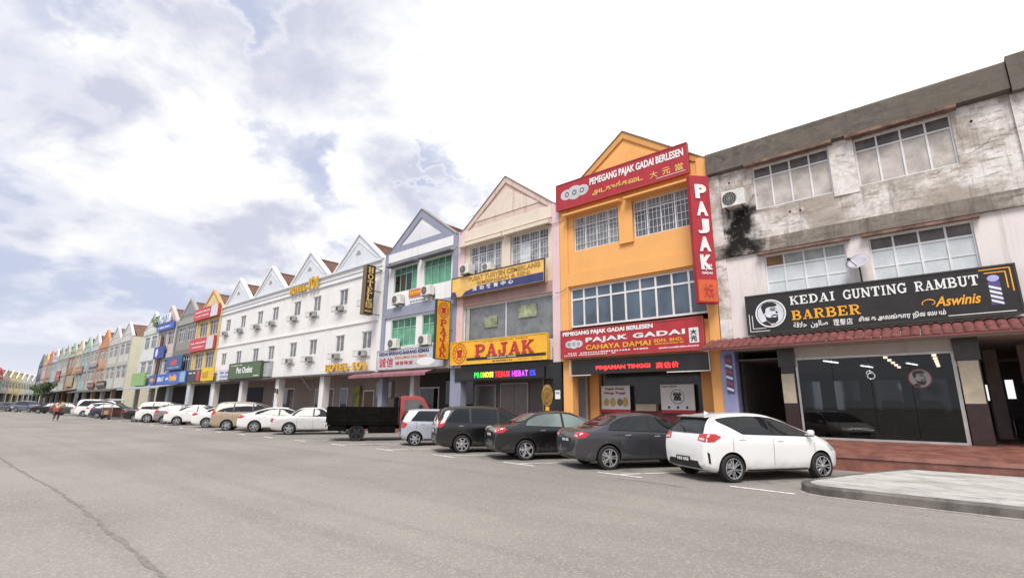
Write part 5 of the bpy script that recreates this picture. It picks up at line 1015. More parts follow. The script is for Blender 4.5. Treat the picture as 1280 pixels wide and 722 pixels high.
o = thing('wall_lamp', 'dark wall lamp on the white hotel column beside the pet shop', 'lamp', (-38.85, D-.02, 2.3)); MB().box(-.06, .06, -.06, 0, -.1, .25).build('plate', DARKM, o); MB().cyl((0, -.2, -.05), (0, -.2, .25), .09, .07, n=10).build('lantern', DARKM, o); MB().tube([(0, -.05, .2), (0, -.2, .28)], .02).build('arm', DARKM, o)

# ------------------------------------------------------------------ vehicles (local: x forward, y left, z up, origin on the ground mid-car)
CS = .91    # site scale: the shop bays here are drawn 9 % under full size, so are the vehicles
def interp(pts, t):
    if t <= pts[0][0]: return pts[0][1]
    for (a, b), (c, d) in zip(pts[:-1], pts[1:]):
        if t <= c: return b+(d-b)*(t-a)/(c-a)
    return pts[-1][1]
STY = {
 'hatch': dict(top=[(0, .58), (.006, .80), (.018, .99), (.042, 1.17), (.072, 1.36), (.11, 1.445), (.2, 1.49), (.33, 1.515), (.44, 1.505), (.52, 1.47), (.6, 1.38), (.68, 1.255), (.755, 1.12), (.81, 1.035), (.87, .975), (.93, .88), (.975, .755), (1, .54)],
   belt=[(0, 1.0), (.1, 1.03), (.3, 1.0), (.6, .96), (.80, .93), (1, .6)], glass=(.13, .79), pil=(.47,), rw=(1.04, 1.40), H=1.515, ws=1.06, tail=((0, .115), (.86, 1.05))),
 'sedan': dict(top=[(0, .60), (.008, .82), (.022, .99), (.05, 1.045), (.12, 1.065), (.165, 1.10), (.23, 1.25), (.30, 1.39), (.37, 1.455), (.47, 1.47), (.55, 1.445), (.62, 1.35), (.69, 1.20), (.76, 1.03), (.85, .94), (.93, .83), (.975, .70), (1, .52)],
   belt=[(0, .93), (.15, .985), (.4, .95), (.75, .885), (1, .6)], glass=(.215, .735), pil=(.485,), rw=(1.12, 1.37), H=1.47, ws=1.05, tail=((0, .085), (.80, .97))),
 'fast': dict(top=[(0, .60), (.008, .82), (.022, .98), (.05, 1.02), (.10, 1.045), (.16, 1.13), (.24, 1.27), (.33, 1.38), (.41, 1.415), (.5, 1.415), (.57, 1.38), (.64, 1.28), (.71, 1.12), (.76, 1.0), (.85, .92), (.93, .82), (.975, .70), (1, .52)],
   belt=[(0, .92), (.15, .98), (.4, .94), (.75, .87), (1, .6)], glass=(.20, .735), pil=(.48,), rw=(1.09, 1.32), H=1.415, ws=1.02, tail=((0, .10), (.78, .97))),
 'classic': dict(top=[(0, .58), (.004, .80), (.015, .92), (.05, .955), (.13, .98), (.175, 1.0), (.20, 1.05), (.25, 1.24), (.295, 1.38), (.35, 1.43), (.5, 1.44), (.57, 1.41), (.62, 1.27), (.675, 1.03), (.70, .965), (.85, .91), (.95, .84), (.985, .73), (1, .55)],
   belt=[(0, .85), (.2, .93), (.5, .92), (.7, .89), (1, .65)], glass=(.225, .66), pil=(.455,), rw=(1.06, 1.34), H=1.44, ws=1.0, tail=((0, .035), (.66, .85))),
 'mpv': dict(top=[(0, .60), (.006, .85), (.016, 1.05), (.034, 1.25), (.058, 1.47), (.095, 1.555), (.2, 1.595), (.4, 1.60), (.52, 1.555), (.6, 1.46), (.68, 1.31), (.76, 1.12), (.80, 1.04), (.88, .96), (.95, .84), (.985, .7), (1, .54)],
   belt=[(0, 1.0), (.1, 1.01), (.4, .97), (.76, .92), (1, .6)], glass=(.075, .74), pil=(.27, .50), rw=(1.06, 1.46), H=1.60, ws=1.08, tail=((0, .07), (.86, 1.10))),
 'box': dict(top=[(0, .58), (.006, .82), (.016, 1.0), (.04, 1.2), (.07, 1.37), (.10, 1.43), (.2, 1.46), (.45, 1.46), (.55, 1.42), (.63, 1.29), (.70, 1.12), (.75, 1.0), (.85, .94), (.93, .86), (.98, .72), (1, .54)],
   belt=[(0, .95), (.1, .95), (.4, .93), (.75, .89), (1, .6)], glass=(.115, .72), pil=(.44,), rw=(1.0, 1.36), H=1.46, ws=1.04, tail=((0, .07), (.70, .95))),
 'van': dict(top=[(0, .60), (.005, .95), (.014, 1.3), (.03, 1.65), (.055, 1.83), (.1, 1.88), (.3, 1.9), (.6, 1.88), (.70, 1.80), (.78, 1.58), (.86, 1.28), (.91, 1.08), (.96, .92), (.985, .75), (1, .56)],
   belt=[(0, 1.12), (.3, 1.10), (.8, 1.05), (.9, 1.0), (1, .6)], glass=(.06, .86), pil=(.30, .58), rw=(1.15, 1.70), H=1.9, ws=1.16, tail=((0, .04), (.9, 1.4))),
}
WELL = plain('wheel_well_black', (.008, .008, .008), .9, var=0); TYRE = plain('tyre_rubber', (.018, .018, .018), .75, var=.1); ALLOY = plain('alloy_silver', (.56, .56, .57), .3, .75, var=.08); RIMD = plain('rim_dark', (.03, .03, .032), .4, .5, var=0)
CGL = glass_dark('car_glass', (.012, .014, .016), .03); TRIM = plain('black_trim', (.014, .014, .014), .5, var=.1); TLR = plain('tail_red', (.50, .012, .015), .15, coat=1., var=.1); TLW = plain('tail_clear', (.62, .56, .55), .12, coat=1., var=.1); HLM = plain('headlamp_clear', (.55, .57, .60), .08, coat=1., var=.1); CHR = plain('chrome', (.62, .62, .63), .12, .9, var=0); PLK = plain('plate_black', (.012, .012, .013), .4, var=0); PLW = plain('plate_white', (.7, .7, .7), .5, var=0)
def paint(name, c, metal=.15):
    k = 'paint_'+name
    if k in MATS: return MATS[k]
    t = NT(k); c = lin(c)[:3]; z = t.sep(t.pos())[2]
    dust = t.math('MULTIPLY', t.rng(z, .15, .55, 1., 0.), t.rng(t.noise(t.pos(), 5, 6, .7), .4, .75, 0., .45))
    t.base(t.mix(dust, c, (.16, .145, .13))); t.b.inputs['Roughness'].default_value = .3; t.b.inputs['Metallic'].default_value = metal
    t.b.inputs['Coat Weight'].default_value = .9; t.b.inputs['Coat Roughness'].default_value = .02; MATS[k] = t.m; return t.m
WHEELS = {}
def wheel_meshes(r, style):
    k = (round(r, 3), style)
    if k in WHEELS: return WHEELS[k]
    w = .20; rr = r*.735
    ty = MB().lathe([(rr, -w*.42), (r*.90, -w*.5), (r*.975, -w*.44), (r, -w*.3), (r, w*.3), (r*.975, w*.44), (r*.90, w*.5), (rr, w*.42), (rr*.97, 0)], 32).mesh('tyre', TYRE, True)
    m = MB(); m.lathe([(rr, -.095), (rr*1.01, -.08), (rr*.93, -.07), (rr*.91, .03), (.0, .03), (0, .02), (rr*.89, .02), (rr*.9, -.06), (rr*.97, -.098)], 28, mi=1, closed=False)
    m.lathe([(rr*1.0, -.10), (rr*1.0, -.088), (rr*.915, -.075), (rr*.925, -.098)], 28, mi=1 if style == 'steel' else 0)
    n, wd, dbl, si = {'five': (5, .30, 0, 0), 'ten': (5, .13, 1, 0), 'seven': (7, .2, 0, 0), 'multi': (9, .13, 0, 0), 'dark': (6, .10, 1, 0), 'six': (6, .26, 0, 0), 'steel': (5, .5, 0, 1)}[style]
    for i in range(n):
        for q in ((0,) if not dbl else (-.17, .17)):
            a = 2*math.pi*i/n+q; ca, sa = math.cos(a), math.sin(a); L_ = rr*.95; pts = []
            for rad, hw, y in ((rr*.16, wd*rr*.36, -.088), (L_, wd*rr*.55, -.078)):
                for s in (-1, 1): pts += [(ca*rad-sa*hw*s, y, sa*rad+ca*hw*s), (ca*rad-sa*hw*s*1.1, y+.035, sa*rad+ca*hw*s*1.1)]
            m.add(pts, [(0, 2, 6, 4), (0, 4, 5, 1), (2, 3, 7, 6), (0, 1, 3, 2), (4, 6, 7, 5)], si)
    m.lathe([(0, -.10), (rr*.14, -.099), (rr*.2, -.08), (rr*.2, -.03), (0, -.03)], 14, mi=si, closed=False)
    m.lathe([(rr*.22, .0), (rr*.62, .0), (rr*.62, .012), (rr*.22, .012)], 20, mi=1 if style == 'steel' else 0)
    rim = m.mesh('rim', [ALLOY, RIMD]); autosmooth(rim, 40)
    WHEELS[k] = (ty, rim); return WHEELS[k]
BODIES = {}
def body_mesh(style, L, W, H, wb, rw, ride, pm):
    S = STY[style]; kz = H/S['H']; st = [0, .003, .006, .012, .02, .032, .045, .06, .08, .105, .14, .18, .22, .26, .30, .35, .40, .45, .5, .55, .6, .64, .68, .72, .76, .8, .85, .89, .925, .95, .97, .985, .995, 1]
    def halfw(t):
        return W/2*interp([(0, .80), (.006, .87), (.02, .925), (.06, .965), (.2, .99), (.4, 1), (.75, .99), (.88, .955), (.94, .90), (.975, .81), (.992, .70), (1, .60)], t)
    rings = []; 
    for t in st:
        zt = interp(S['top'], t)*kz; bl = min(interp(S['belt'], t)*kz, zt-.035*kz); w = halfw(t)
        zb = interp([(0, ride+.16), (.02, ride+.07), (.08, ride), (.9, ride), (.97, ride+.05), (1, ride+.13)], t); zb = min(zb, zt-.12)
        bl = max(bl, zb+.08)
        s = min(1, max(0, (zt-bl)/(.40*kz))); wt = w*(.90+(.715-.90)*s); hgt = bl-zb
        z8 = zt-(.018+.075*s)*kz; w6 = w*(.945+.02*s)
        q = [(0, zb), (w*.6, zb), (w*.90, zb+.012), (w*.955, zb+hgt*.14), (w*.972, zb+hgt*.34), (w*.984, zb+hgt*.58), (w*1.0, zb+hgt*.76), (w*.992, zb+hgt*.90), (w*.968, bl-.004), (w6, bl+.012*s), (w6*.52+wt*.48+.008*s, bl*.5+z8*.5+.004), (wt*1.01, z8), (wt*.90, zt-.022*kz*(s+.3)), (wt*.5, zt-.004*kz), (0, zt)]
        rings.append([((t-.5)*L, y, z) for y, z in q]+[((t-.5)*L, -y, z) for y, z in q[-2:0:-1]])
    mb = MB(); n = len(rings[0])
    for rg in rings: mb.v += rg
    for i in range(len(rings)-1): mb.f += [(i*n+j, i*n+(j+1) % n, (i+1)*n+(j+1) % n, (i+1)*n+j) for j in range(n)]
    for base in (0, (len(rings)-1)*n):
        h = n//2
        for j in range(h): mb.f.append((base+j, base+j+1, base+(n-j-1) % n, base+(n-j) % n)) if j not in (0, h-1) else mb.f.append((base+j, base+j+1, base+(n-j-1) % n) if j == 0 else (base+j, base+j+1, base+(n-j) % n))
    mb.mi = [0]*len(mb.f)
    me = mb.mesh('body', [pm, WELL], True)
    ob = bpy.data.objects.new('tmp', me); col.objects.link(ob)
    sd = ob.modifiers.new('s', 'SUBSURF'); sd.levels = 1; sd.render_levels = 1
    cut = MB(); rr = rw+.055
    for x in (-wb/2, wb/2):
        for s in (-1, 1): cut.cyl((x, s*(W/2-.30), rw), (x, s*(W/2+.3), rw), rr, n=36, mi=1)
    cme = cut.mesh('cut', [pm, WELL]); co = bpy.data.objects.new('cut', cme); col.objects.link(co)
    bo = ob.modifiers.new('b', 'BOOLEAN'); bo.operation = 'DIFFERENCE'; bo.object = co; bo.solver = 'EXACT'
    dg = bpy.context.evaluated_depsgraph_get(); dg.update()
    out = bpy.data.meshes.new_from_object(ob.evaluated_get(dg)); out.name = 'body'
    bpy.data.objects.remove(ob); bpy.data.objects.remove(co)
    autosmooth(out, 38)
    bm = bmesh.new(); bm.from_mesh(out); bvh = BVHTree.FromBMesh(bm); bm.free()
    return out, bvh
def patch(bvh, polys, axis, off=.005, step=.07, lim=None):
    """outlines in (x,z) seen from a side ('y+','y-') or in (y,z) seen from an end ('x+','x-'), laid onto the body skin"""
    bm = bmesh.new()
    for pl in polys:
        vs = [bm.verts.new((p[0], p[1], 0)) for p in pl]
        try: bm.faces.new(vs)
        except ValueError: pass
    xs = [p[0] for pl in polys for p in pl]; zs = [p[1] for pl in polys for p in pl]
    for k, (lo, hi) in enumerate(((min(xs), max(xs)), (min(zs), max(zs)))):
        nn = int((hi-lo)/step)
        for i in range(1, nn+1):
            c = [0, 0, 0]; c[k] = lo+(hi-lo)*i/(nn+1); nrm = [0, 0, 0]; nrm[k] = 1
            bmesh.ops.bisect_plane(bm, geom=bm.verts[:]+bm.edges[:]+bm.faces[:], plane_co=c, plane_no=nrm)
    bmesh.ops.triangulate(bm, faces=bm.faces[:])
    bad = []
    for v in bm.verts:
        a, b = v.co.x, v.co.y
        o, d = {'y+': ((a, 3, b), (0, -1, 0)), 'y-': ((a, -3, b), (0, 1, 0)), 'x+': ((5, a, b), (-1, 0, 0)), 'x-': ((-5, a, b), (1, 0, 0))}[axis]
        h = bvh.ray_cast(Vector(o), Vector(d))
        if h[0] is None: bad.append(v); continue
        if lim is not None and abs(h[0].x) < lim: bad.append(v); continue
        nrm = h[1] if h[1].dot(Vector(d)) < 0 else -h[1]
        v.co = h[0]+nrm*off
    if bad: bmesh.ops.delete(bm, geom=bad, context='VERTS')
    return bm
def bms(name, bml, m, par, smooth=True):
    bm = bml[0]
    for b in bml[1:]:
        me = bpy.data.meshes.new('x'); b.to_mesh(me); bm.from_mesh(me); bpy.data.meshes.remove(me)
    bmesh.ops.recalc_face_normals(bm, faces=bm.faces)
    me = bpy.data.meshes.new(name); bm.to_mesh(me); me.materials.append(m); bm.free()
    if smooth: me.polygons.foreach_set('use_smooth', [True]*len(me.polygons))
    return link(name, me, par)
def car(label, style, L, W, H, wb, pm, loc, heading, wheel='five', rw=.30, ride=.19, spoiler=False, group='cars parked along the shops', plate_z=None, cladding=False, glassm=None, two_tone=None, detail=True):
    t = thing('parked_car', label, 'car', (loc[0], loc[1], 0), heading, group); t.scale = (CS, CS, CS)
    S = STY[style]; kz = H/S['H']; key = (style, L, W, H, pm.name)
    me, bvh = body_mesh(style, L, W, H, wb, rw, ride, pm); gm = glassm or CGL
    link('body', me, t)
    X = lambda u: (u-.5)*L; top = lambda u: interp(S['top'], u)*kz; belt = lambda u: interp(S['belt'], u)*kz
    g0, g1 = S['glass']; kick = style == 'hatch'; cuts = [g0]+list(S['pil'])+[g1]
    for sgn, ax in ((1, 'y+'), (-1, 'y-')):
        for a, b in zip(cuts[:-1], cuts[1:]):
            a2 = a+(.009 if a != g0 else 0); b2 = b-(.009 if b != g1 else 0)
            lo, hi = [], []; n = 10
            for i in range(n+1):
                u = a2+(b2-a2)*i/n; zl = belt(u)+.035*kz; zh = top(u)-.105*kz
                if a == g0 and not kick: zh = min(zh, zl+(u-g0)*L*1.25+.02)
                if a == g0 and kick: zl = max(zl, zh-.03-(u-g0)*L*.62)
                if b == g1: zh = min(zh, zl+(g1-u)*L*.62+.012)
                if zh > zl+.008: lo.append((X(u), zl)); hi.append((X(u), zh))
            if len(lo) > 2: bms('side_window', [patch(bvh, [lo+hi[::-1]], ax, .016, .05)], gm, t)
        lo, hi = [], []
        for i in range(25):
            u = g0-.006+(g1-g0+.012)*i/24; zl = belt(u)+.022*kz; zh = top(u)-.092*kz
            if not kick: zh = min(zh, zl+(u-g0+.006)*L*1.25+.035)
            else: zl = max(zl, zh-.05-(u-g0+.006)*L*.62)
            zh = min(zh, zl+(g1+.006-u)*L*.62+.03)
            if zh > zl+.01: lo.append((X(u), zl)); hi.append((X(u), zh))
        bms('window_surround', [patch(bvh, [lo+hi[::-1]], ax, .011, .05)], TRIM, t)
        if detail:
            sm = []
            for u in S['pil']+((g0+.06,) if style != 'van' else ()):
                xx = X(u); zl = max(ride+.10, .30); sm.append(patch(bvh, [[(xx-.005, zl), (xx+.005, zl), (xx+.005, belt(u)+.02), (xx-.005, belt(u)+.02)]], ax, .002, .1))
            u = g1-.015; sm.append(patch(bvh, [[(X(u)-.005, .32), (X(u)+.005, .32), (X(u)+.005, belt(u)-.02), (X(u)-.005, belt(u)-.02)]], ax, .002, .1))
            bms('door_seam', sm, TRIM, t)
            sill = [(X(.5)-wb/2+rw+.1, ride+.005), (X(.5)+wb/2-rw-.1, ride+.005), (X(.5)+wb/2-rw-.1, ride+.075), (X(.5)-wb/2+rw+.1, ride+.075)]
            bms('sill', [patch(bvh, [sill], ax, .006)], TRIM, t)
            for u in [p+.03 for p in S['pil'][-1:]]+[g0+.10]:
                h = bvh.ray_cast(Vector((X(u)+.09, sgn*3, belt(u)-.09)), Vector((0, -sgn, 0)))
                if h[0]: MB().box(h[0].x-.085, h[0].x+.085, h[0].y-.018, h[0].y+.018, h[0].z-.014, h[0].z+.014, bev=.008).build('door_handle', pm if style not in ('sedan', 'mpv') else CHR, t)
        mx = X({'classic': .62, 'hatch': .725}.get(style, .68)); my = sgn*(W/2*.985); mz = belt(.70)+.10
        m = MB().box(mx-.06, mx+.10, my-.02, my+sgn*.15, mz-.06, mz+.075, bev=.035); m.box(mx, mx+.06, my-sgn*.10, my-sgn*.0, mz-.055, mz-.02); m.build('door_mirror', pm, t, smooth=True)
        # tail and head lamps: side wrap + end face
        (u0, u1), (z0, z1) = S['tail']; z0 *= kz; z1 *= kz; zm = (z0+z1)/2
        side = [(X(0)-.02, z0), (X(u1*.55), z0+.01), (X(u1), zm+.02), (X(u1*.7), z1-.01), (X(0)-.02, z1)]
        yi = W/2*(.60 if style not in ('mpv', 'van', 'box') else .72); ye = W/2*.93
        rear = [(sgn*yi, z0+.035), (sgn*ye, z0), (sgn*ye, z1), (sgn*(yi+.02), z1-.02)]
        lamp = bms('taillight', [patch(bvh, [side], ax, .006, .04), patch(bvh, [rear], 'x-', .006, .04, L/2-.30)], TLR, t)
        cl = [(sgn*(yi+.05), z0+.05), (sgn*(ye-.06), z0+.035), (sgn*(ye-.06), zm-.01), (sgn*(yi+.05), zm)]
        bms('clear_lens', [patch(bvh, [cl], 'x-', .009, .04, L/2-.25)], TLW, lamp)
        zf = interp(S['top'], .95)*kz; fside = [(X(1.01), zf-.20), (X(.93), zf-.13), (X(.90), zf-.03), (X(.96), zf-.05), (X(1.01), zf-.09)]; ff = [(sgn*W/2*.45, zf-.16), (sgn*W/2*.93, zf-.19), (sgn*W/2*.93, zf-.05), (sgn*W/2*.5, zf-.07)]
        bms('headlight', [patch(bvh, [fside], ax, .006, .05), patch(bvh, [ff], 'x+', .006, .05, L/2-.5)], HLM, t)
        if cladding: bms('bumper_vent', [patch(bvh, [[(X(.028), .42), (X(.04), .40), (X(.035), .62), (X(.02), .66)]], ax, .006, .05)], TRIM, t)
    zl, zh = S['rw'][0]*kz, S['rw'][1]*kz
    a, b = W/2*.76, W/2*.60
    bms('rear_window', [patch(bvh, [[(-a, zl), (a, zl), (a*.99, zl+.05), (b+.02, zh-.03), (b-.05, zh), (-b+.05, zh), (-b-.02, zh-.03), (-a*.99, zl+.05)]], 'x-', .013, .05)], gm, t)
    zl = S['ws']*kz; zh = H-.075
    bms('windscreen', [patch(bvh, [[(-W/2*.80, zl), (W/2*.80, zl), (W/2*.62, zh-.02), (W/2*.55, zh), (-W/2*.55, zh), (-W/2*.62, zh-.02)]], 'x+', .013, .05)], gm, t)
    pz = plate_z or .5*kz
    if style in ('sedan', 'fast', 'mpv', 'classic') and not plate_z: pz = .74*kz
    h = bvh.ray_cast(Vector((-5, 0, pz)), Vector((1, 0, 0)))
    if h[0]:
        pl = thing('number_plate', 'x', 'x'); del pl['label']; del pl['category']; pl.parent = t; pl.location = (h[0].x-.012, 0, pz); pl.rotation_euler = (0, 0, R(-90))
        MB().box(-.26, .26, -.008, .004, -.06, .06).build('plate', PLK, pl); g_ = MB()
        for i in range(6): g_.box(-.21+.07*i+(.03 if i > 2 else 0), -.165+.07*i+(.03 if i > 2 else 0), -.012, -.0085, -.035, .035)
        g_.build('characters', PLW, pl, kind='stuff')
    low = [(-W/2*.72, ride+.10), (W/2*.72, ride+.10), (W/2*.62, ride+(.26 if cladding else .15)), (-W/2*.62, ride+(.26 if cladding else .15))]
    bms('lower_bumper', [patch(bvh, [low], 'x-', .008)], TRIM, t)
    zf = interp(S['top'], .96)*kz; bms('grille', [patch(bvh, [[(-W/2*.42, zf-.18), (W/2*.42, zf-.18), (W/2*.45, zf-.08), (-W/2*.45, zf-.08)]], 'x+', .006), patch(bvh, [[(-W/2*.6, .30), (W/2*.6, .30), (W/2*.5, .45), (-W/2*.5, .45)]], 'x+', .006)], TRIM, t)
    if spoiler:
        z = top(.10)+.0; MB().prism([(X(.07), z-.035), (X(.06), z-.012), (X(.12), z+.022), (X(.16), z+.02)], 'y', -W/2*.62, W/2*.62).build('spoiler', pm, t)
        MB().prism([(X(.17), top(.18)-.01), (X(.20), top(.2)-.01), (X(.172), top(.18)+.05)], 'y', -.015, .015).build('antenna_fin', pm, t)
    if style in ('hatch', 'mpv', 'van', 'box'):
        zw = S['rw'][0]*kz+.02; h = bvh.ray_cast(Vector((-5, 0, zw)), Vector((1, 0, 0)))
        if h[0]: MB().tube([(h[0].x-.03, 0, zw), (h[0].x+.02, .12, zw+.10), (h[0].x+.06, .30, zw+.15)], .012).build('rear_wiper', TRIM, t)
    ty, rim = wheel_meshes(rw, wheel)
    for x in (-wb/2, wb/2):
        for s in (-1, 1):
            w = bpy.data.objects.new('wheel', None); col.objects.link(w); w.parent = t; w.location = (x, s*(W/2-.115), rw); w.empty_display_size = .1
            w.rotation_euler = (0, random.uniform(0, 6), 0) if s < 0 else (0, random.uniform(0, 6), math.pi)
            if s > 0: w.rotation_euler = (math.pi, random.uniform(0, 6), 0)
            link('tyre', ty, w); link('rim', rim, w)
    return t
HD = R(57)
def at_wheel(px, py, L, W, wb, hd=HD):
    """car centre from the ground point under its right rear wheel"""
    W *= CS; wb *= CS
    return (px+math.cos(hd)*wb/2-math.sin(hd)*(W/2-.05), py+math.sin(hd)*wb/2+math.cos(hd)*(W/2-.05))
def parked(label, style, L, W, H, wb, pm, wx_, wy_, hd=HD, **k): return car(label, style, L, W, H, wb, pm, at_wheel(wx_, wy_, L, W, wb, hd), hd, **k)
PW = paint('white', (.80, .795, .78), 0.); PS = paint('silver_white', (.66, .66, .65), .2); PG = paint('gunmetal', (.05, .051, .057), .35); PK = paint('black', (.005, .005, .0055), 0.); PB = paint('ice_silver', (.50, .53, .60), .35); PGO = paint('champagne', (.46, .36, .25), .3); PBR = paint('taupe', (.27, .24, .235), .3); PN = paint('navy', (.045, .055, .095), .3); PSB = paint('steel_blue', (.10, .13, .18), .35)
parked('white five-door hatchback with red tail lamp, nearest the traffic island', 'hatch', 3.895, 1.735, 1.515, 2.5, PW, -3.59, 11.01, wheel='dark', rw=.30, spoiler=True, plate_z=.46, cladding=True)
parked('dark grey sedan parked beside the white hatchback', 'sedan', 4.42, 1.70, 1.47, 2.60, PG, -6.46, 11.03, wheel='ten', rw=.31)
parked('black sedan with five-spoke silver wheels between grey sedan and black people carrier', 'sedan', 4.54, 1.76, 1.475, 2.6, PK, -9.22, 11.25, wheel='five', rw=.30, glassm=glass_dark('sky_sheen_car_glass', (.16, .20, .19), .05))  # pale glass colour stands in for sky light in these windows
parked('black people carrier with long roof in front of the yellow pawnshop sign', 'mpv', 4.42, 1.69, 1.60, 2.6, PK, -11.99, 11.44, wheel='seven', rw=.30)
parked('small pale silver-blue hatchback tucked between the truck and the black people carrier', 'box', 3.49, 1.48, 1.46, 2.36, PB, -15.22, 12.12, wheel='six', rw=.27)
parked('old white-silver square sedan beside the black truck', 'classic', 4.74, 1.74, 1.44, 2.8, PS, -24.73, 11.94, wheel='ten', rw=.31)
parked('white fastback sedan with large red tail lamp behind the old square sedan', 'fast', 4.63, 1.80, 1.42, 2.7, PW, -27.87, 11.6, wheel='dark', rw=.32)
parked('beige-gold people carrier left of the white fastback', 'mpv', 4.6, 1.75, 1.72, 2.7, PGO, -30.5, 11.2, wheel='ten', rw=.31)
parked('white sedan showing one silver wheel behind the beige people carrier', 'fast', 4.6, 1.8, 1.45, 2.7, PW, -34.5, 11.5, wheel='multi', rw=.32)
parked('white sedan with dark windows fourth left of the old square sedan', 'sedan', 4.5, 1.75, 1.48, 2.65, PW, -39.6, 11.4, wheel='ten', rw=.31)
parked('taupe grey hatchback squeezed between two white cars', 'hatch', 4.0, 1.70, 1.50, 2.5, PBR, -42.5, 11.4, wheel='multi', rw=.29)
parked('white sport utility car beyond the taupe hatchback', 'mpv', 4.5, 1.82, 1.68, 2.65, PW, -45.7, 11.2, wheel='ten', rw=.35)
parked('black sedan with silver wheel beyond the white sport utility car', 'sedan', 4.5, 1.75, 1.46, 2.65, PK, -48.2, 11.0, wheel='ten', rw=.31)
parked('dark maroon-black people carrier behind the far black sedan', 'mpv', 4.4, 1.7, 1.62, 2.6, paint('dark_maroon', (.035, .02, .022)), -50.6, 12.4, wheel='multi', rw=.30)
parked('navy hatchback just left of the food cart', 'hatch', 3.9, 1.7, 1.5, 2.5, PN, -60.2, 10.8, wheel='multi', rw=.29, detail=False)
parked('white hatchback left of the navy hatchback', 'hatch', 3.9, 1.7, 1.55, 2.5, PW, -63.4, 11.0, wheel='multi', rw=.29, detail=False)
parked('tall white van with long dark windows in the far row', 'van', 4.9, 1.85, 1.92, 3.0, PW, -66.8, 10.9, wheel='multi', rw=.33, detail=False)
parked('silver car half hidden beside the tall white van', 'sedan', 4.5, 1.75, 1.47, 2.65, PS, -70.2, 11.1, wheel='multi', rw=.30, detail=False)
car('slate blue sport utility car side-on behind the walking person', 'mpv', 4.7, 1.85, 1.72, 2.75, PSB, (-98, 10.0), R(25), 'multi', .36, .22, detail=False)
car('dark sedan at the far left beyond the slate blue car', 'sedan', 4.6, 1.78, 1.47, 2.7, paint('dark_plum', (.05, .045, .06)), (-106, 8.7), R(22), 'multi', .31, detail=False)
car('purplish silver sedan cut off by the left picture edge', 'sedan', 4.6, 1.78, 1.5, 2.7, paint('lilac_silver', (.26, .24, .29), .3), (-111, 7.6), R(20), 'multi', .31, detail=False)
car('dark grey hatchback in the gap behind the walking person', 'hatch', 3.9, 1.7, 1.52, 2.5, paint('charcoal', (.06, .062, .07), .3), (-76.2, 11.3), HD, 'multi', .29, detail=False)
car('black sedan beyond the slate blue sport utility car', 'sedan', 4.5, 1.75, 1.47, 2.65, PK, (-87.5, 11.2), HD, 'multi', .31, detail=False)
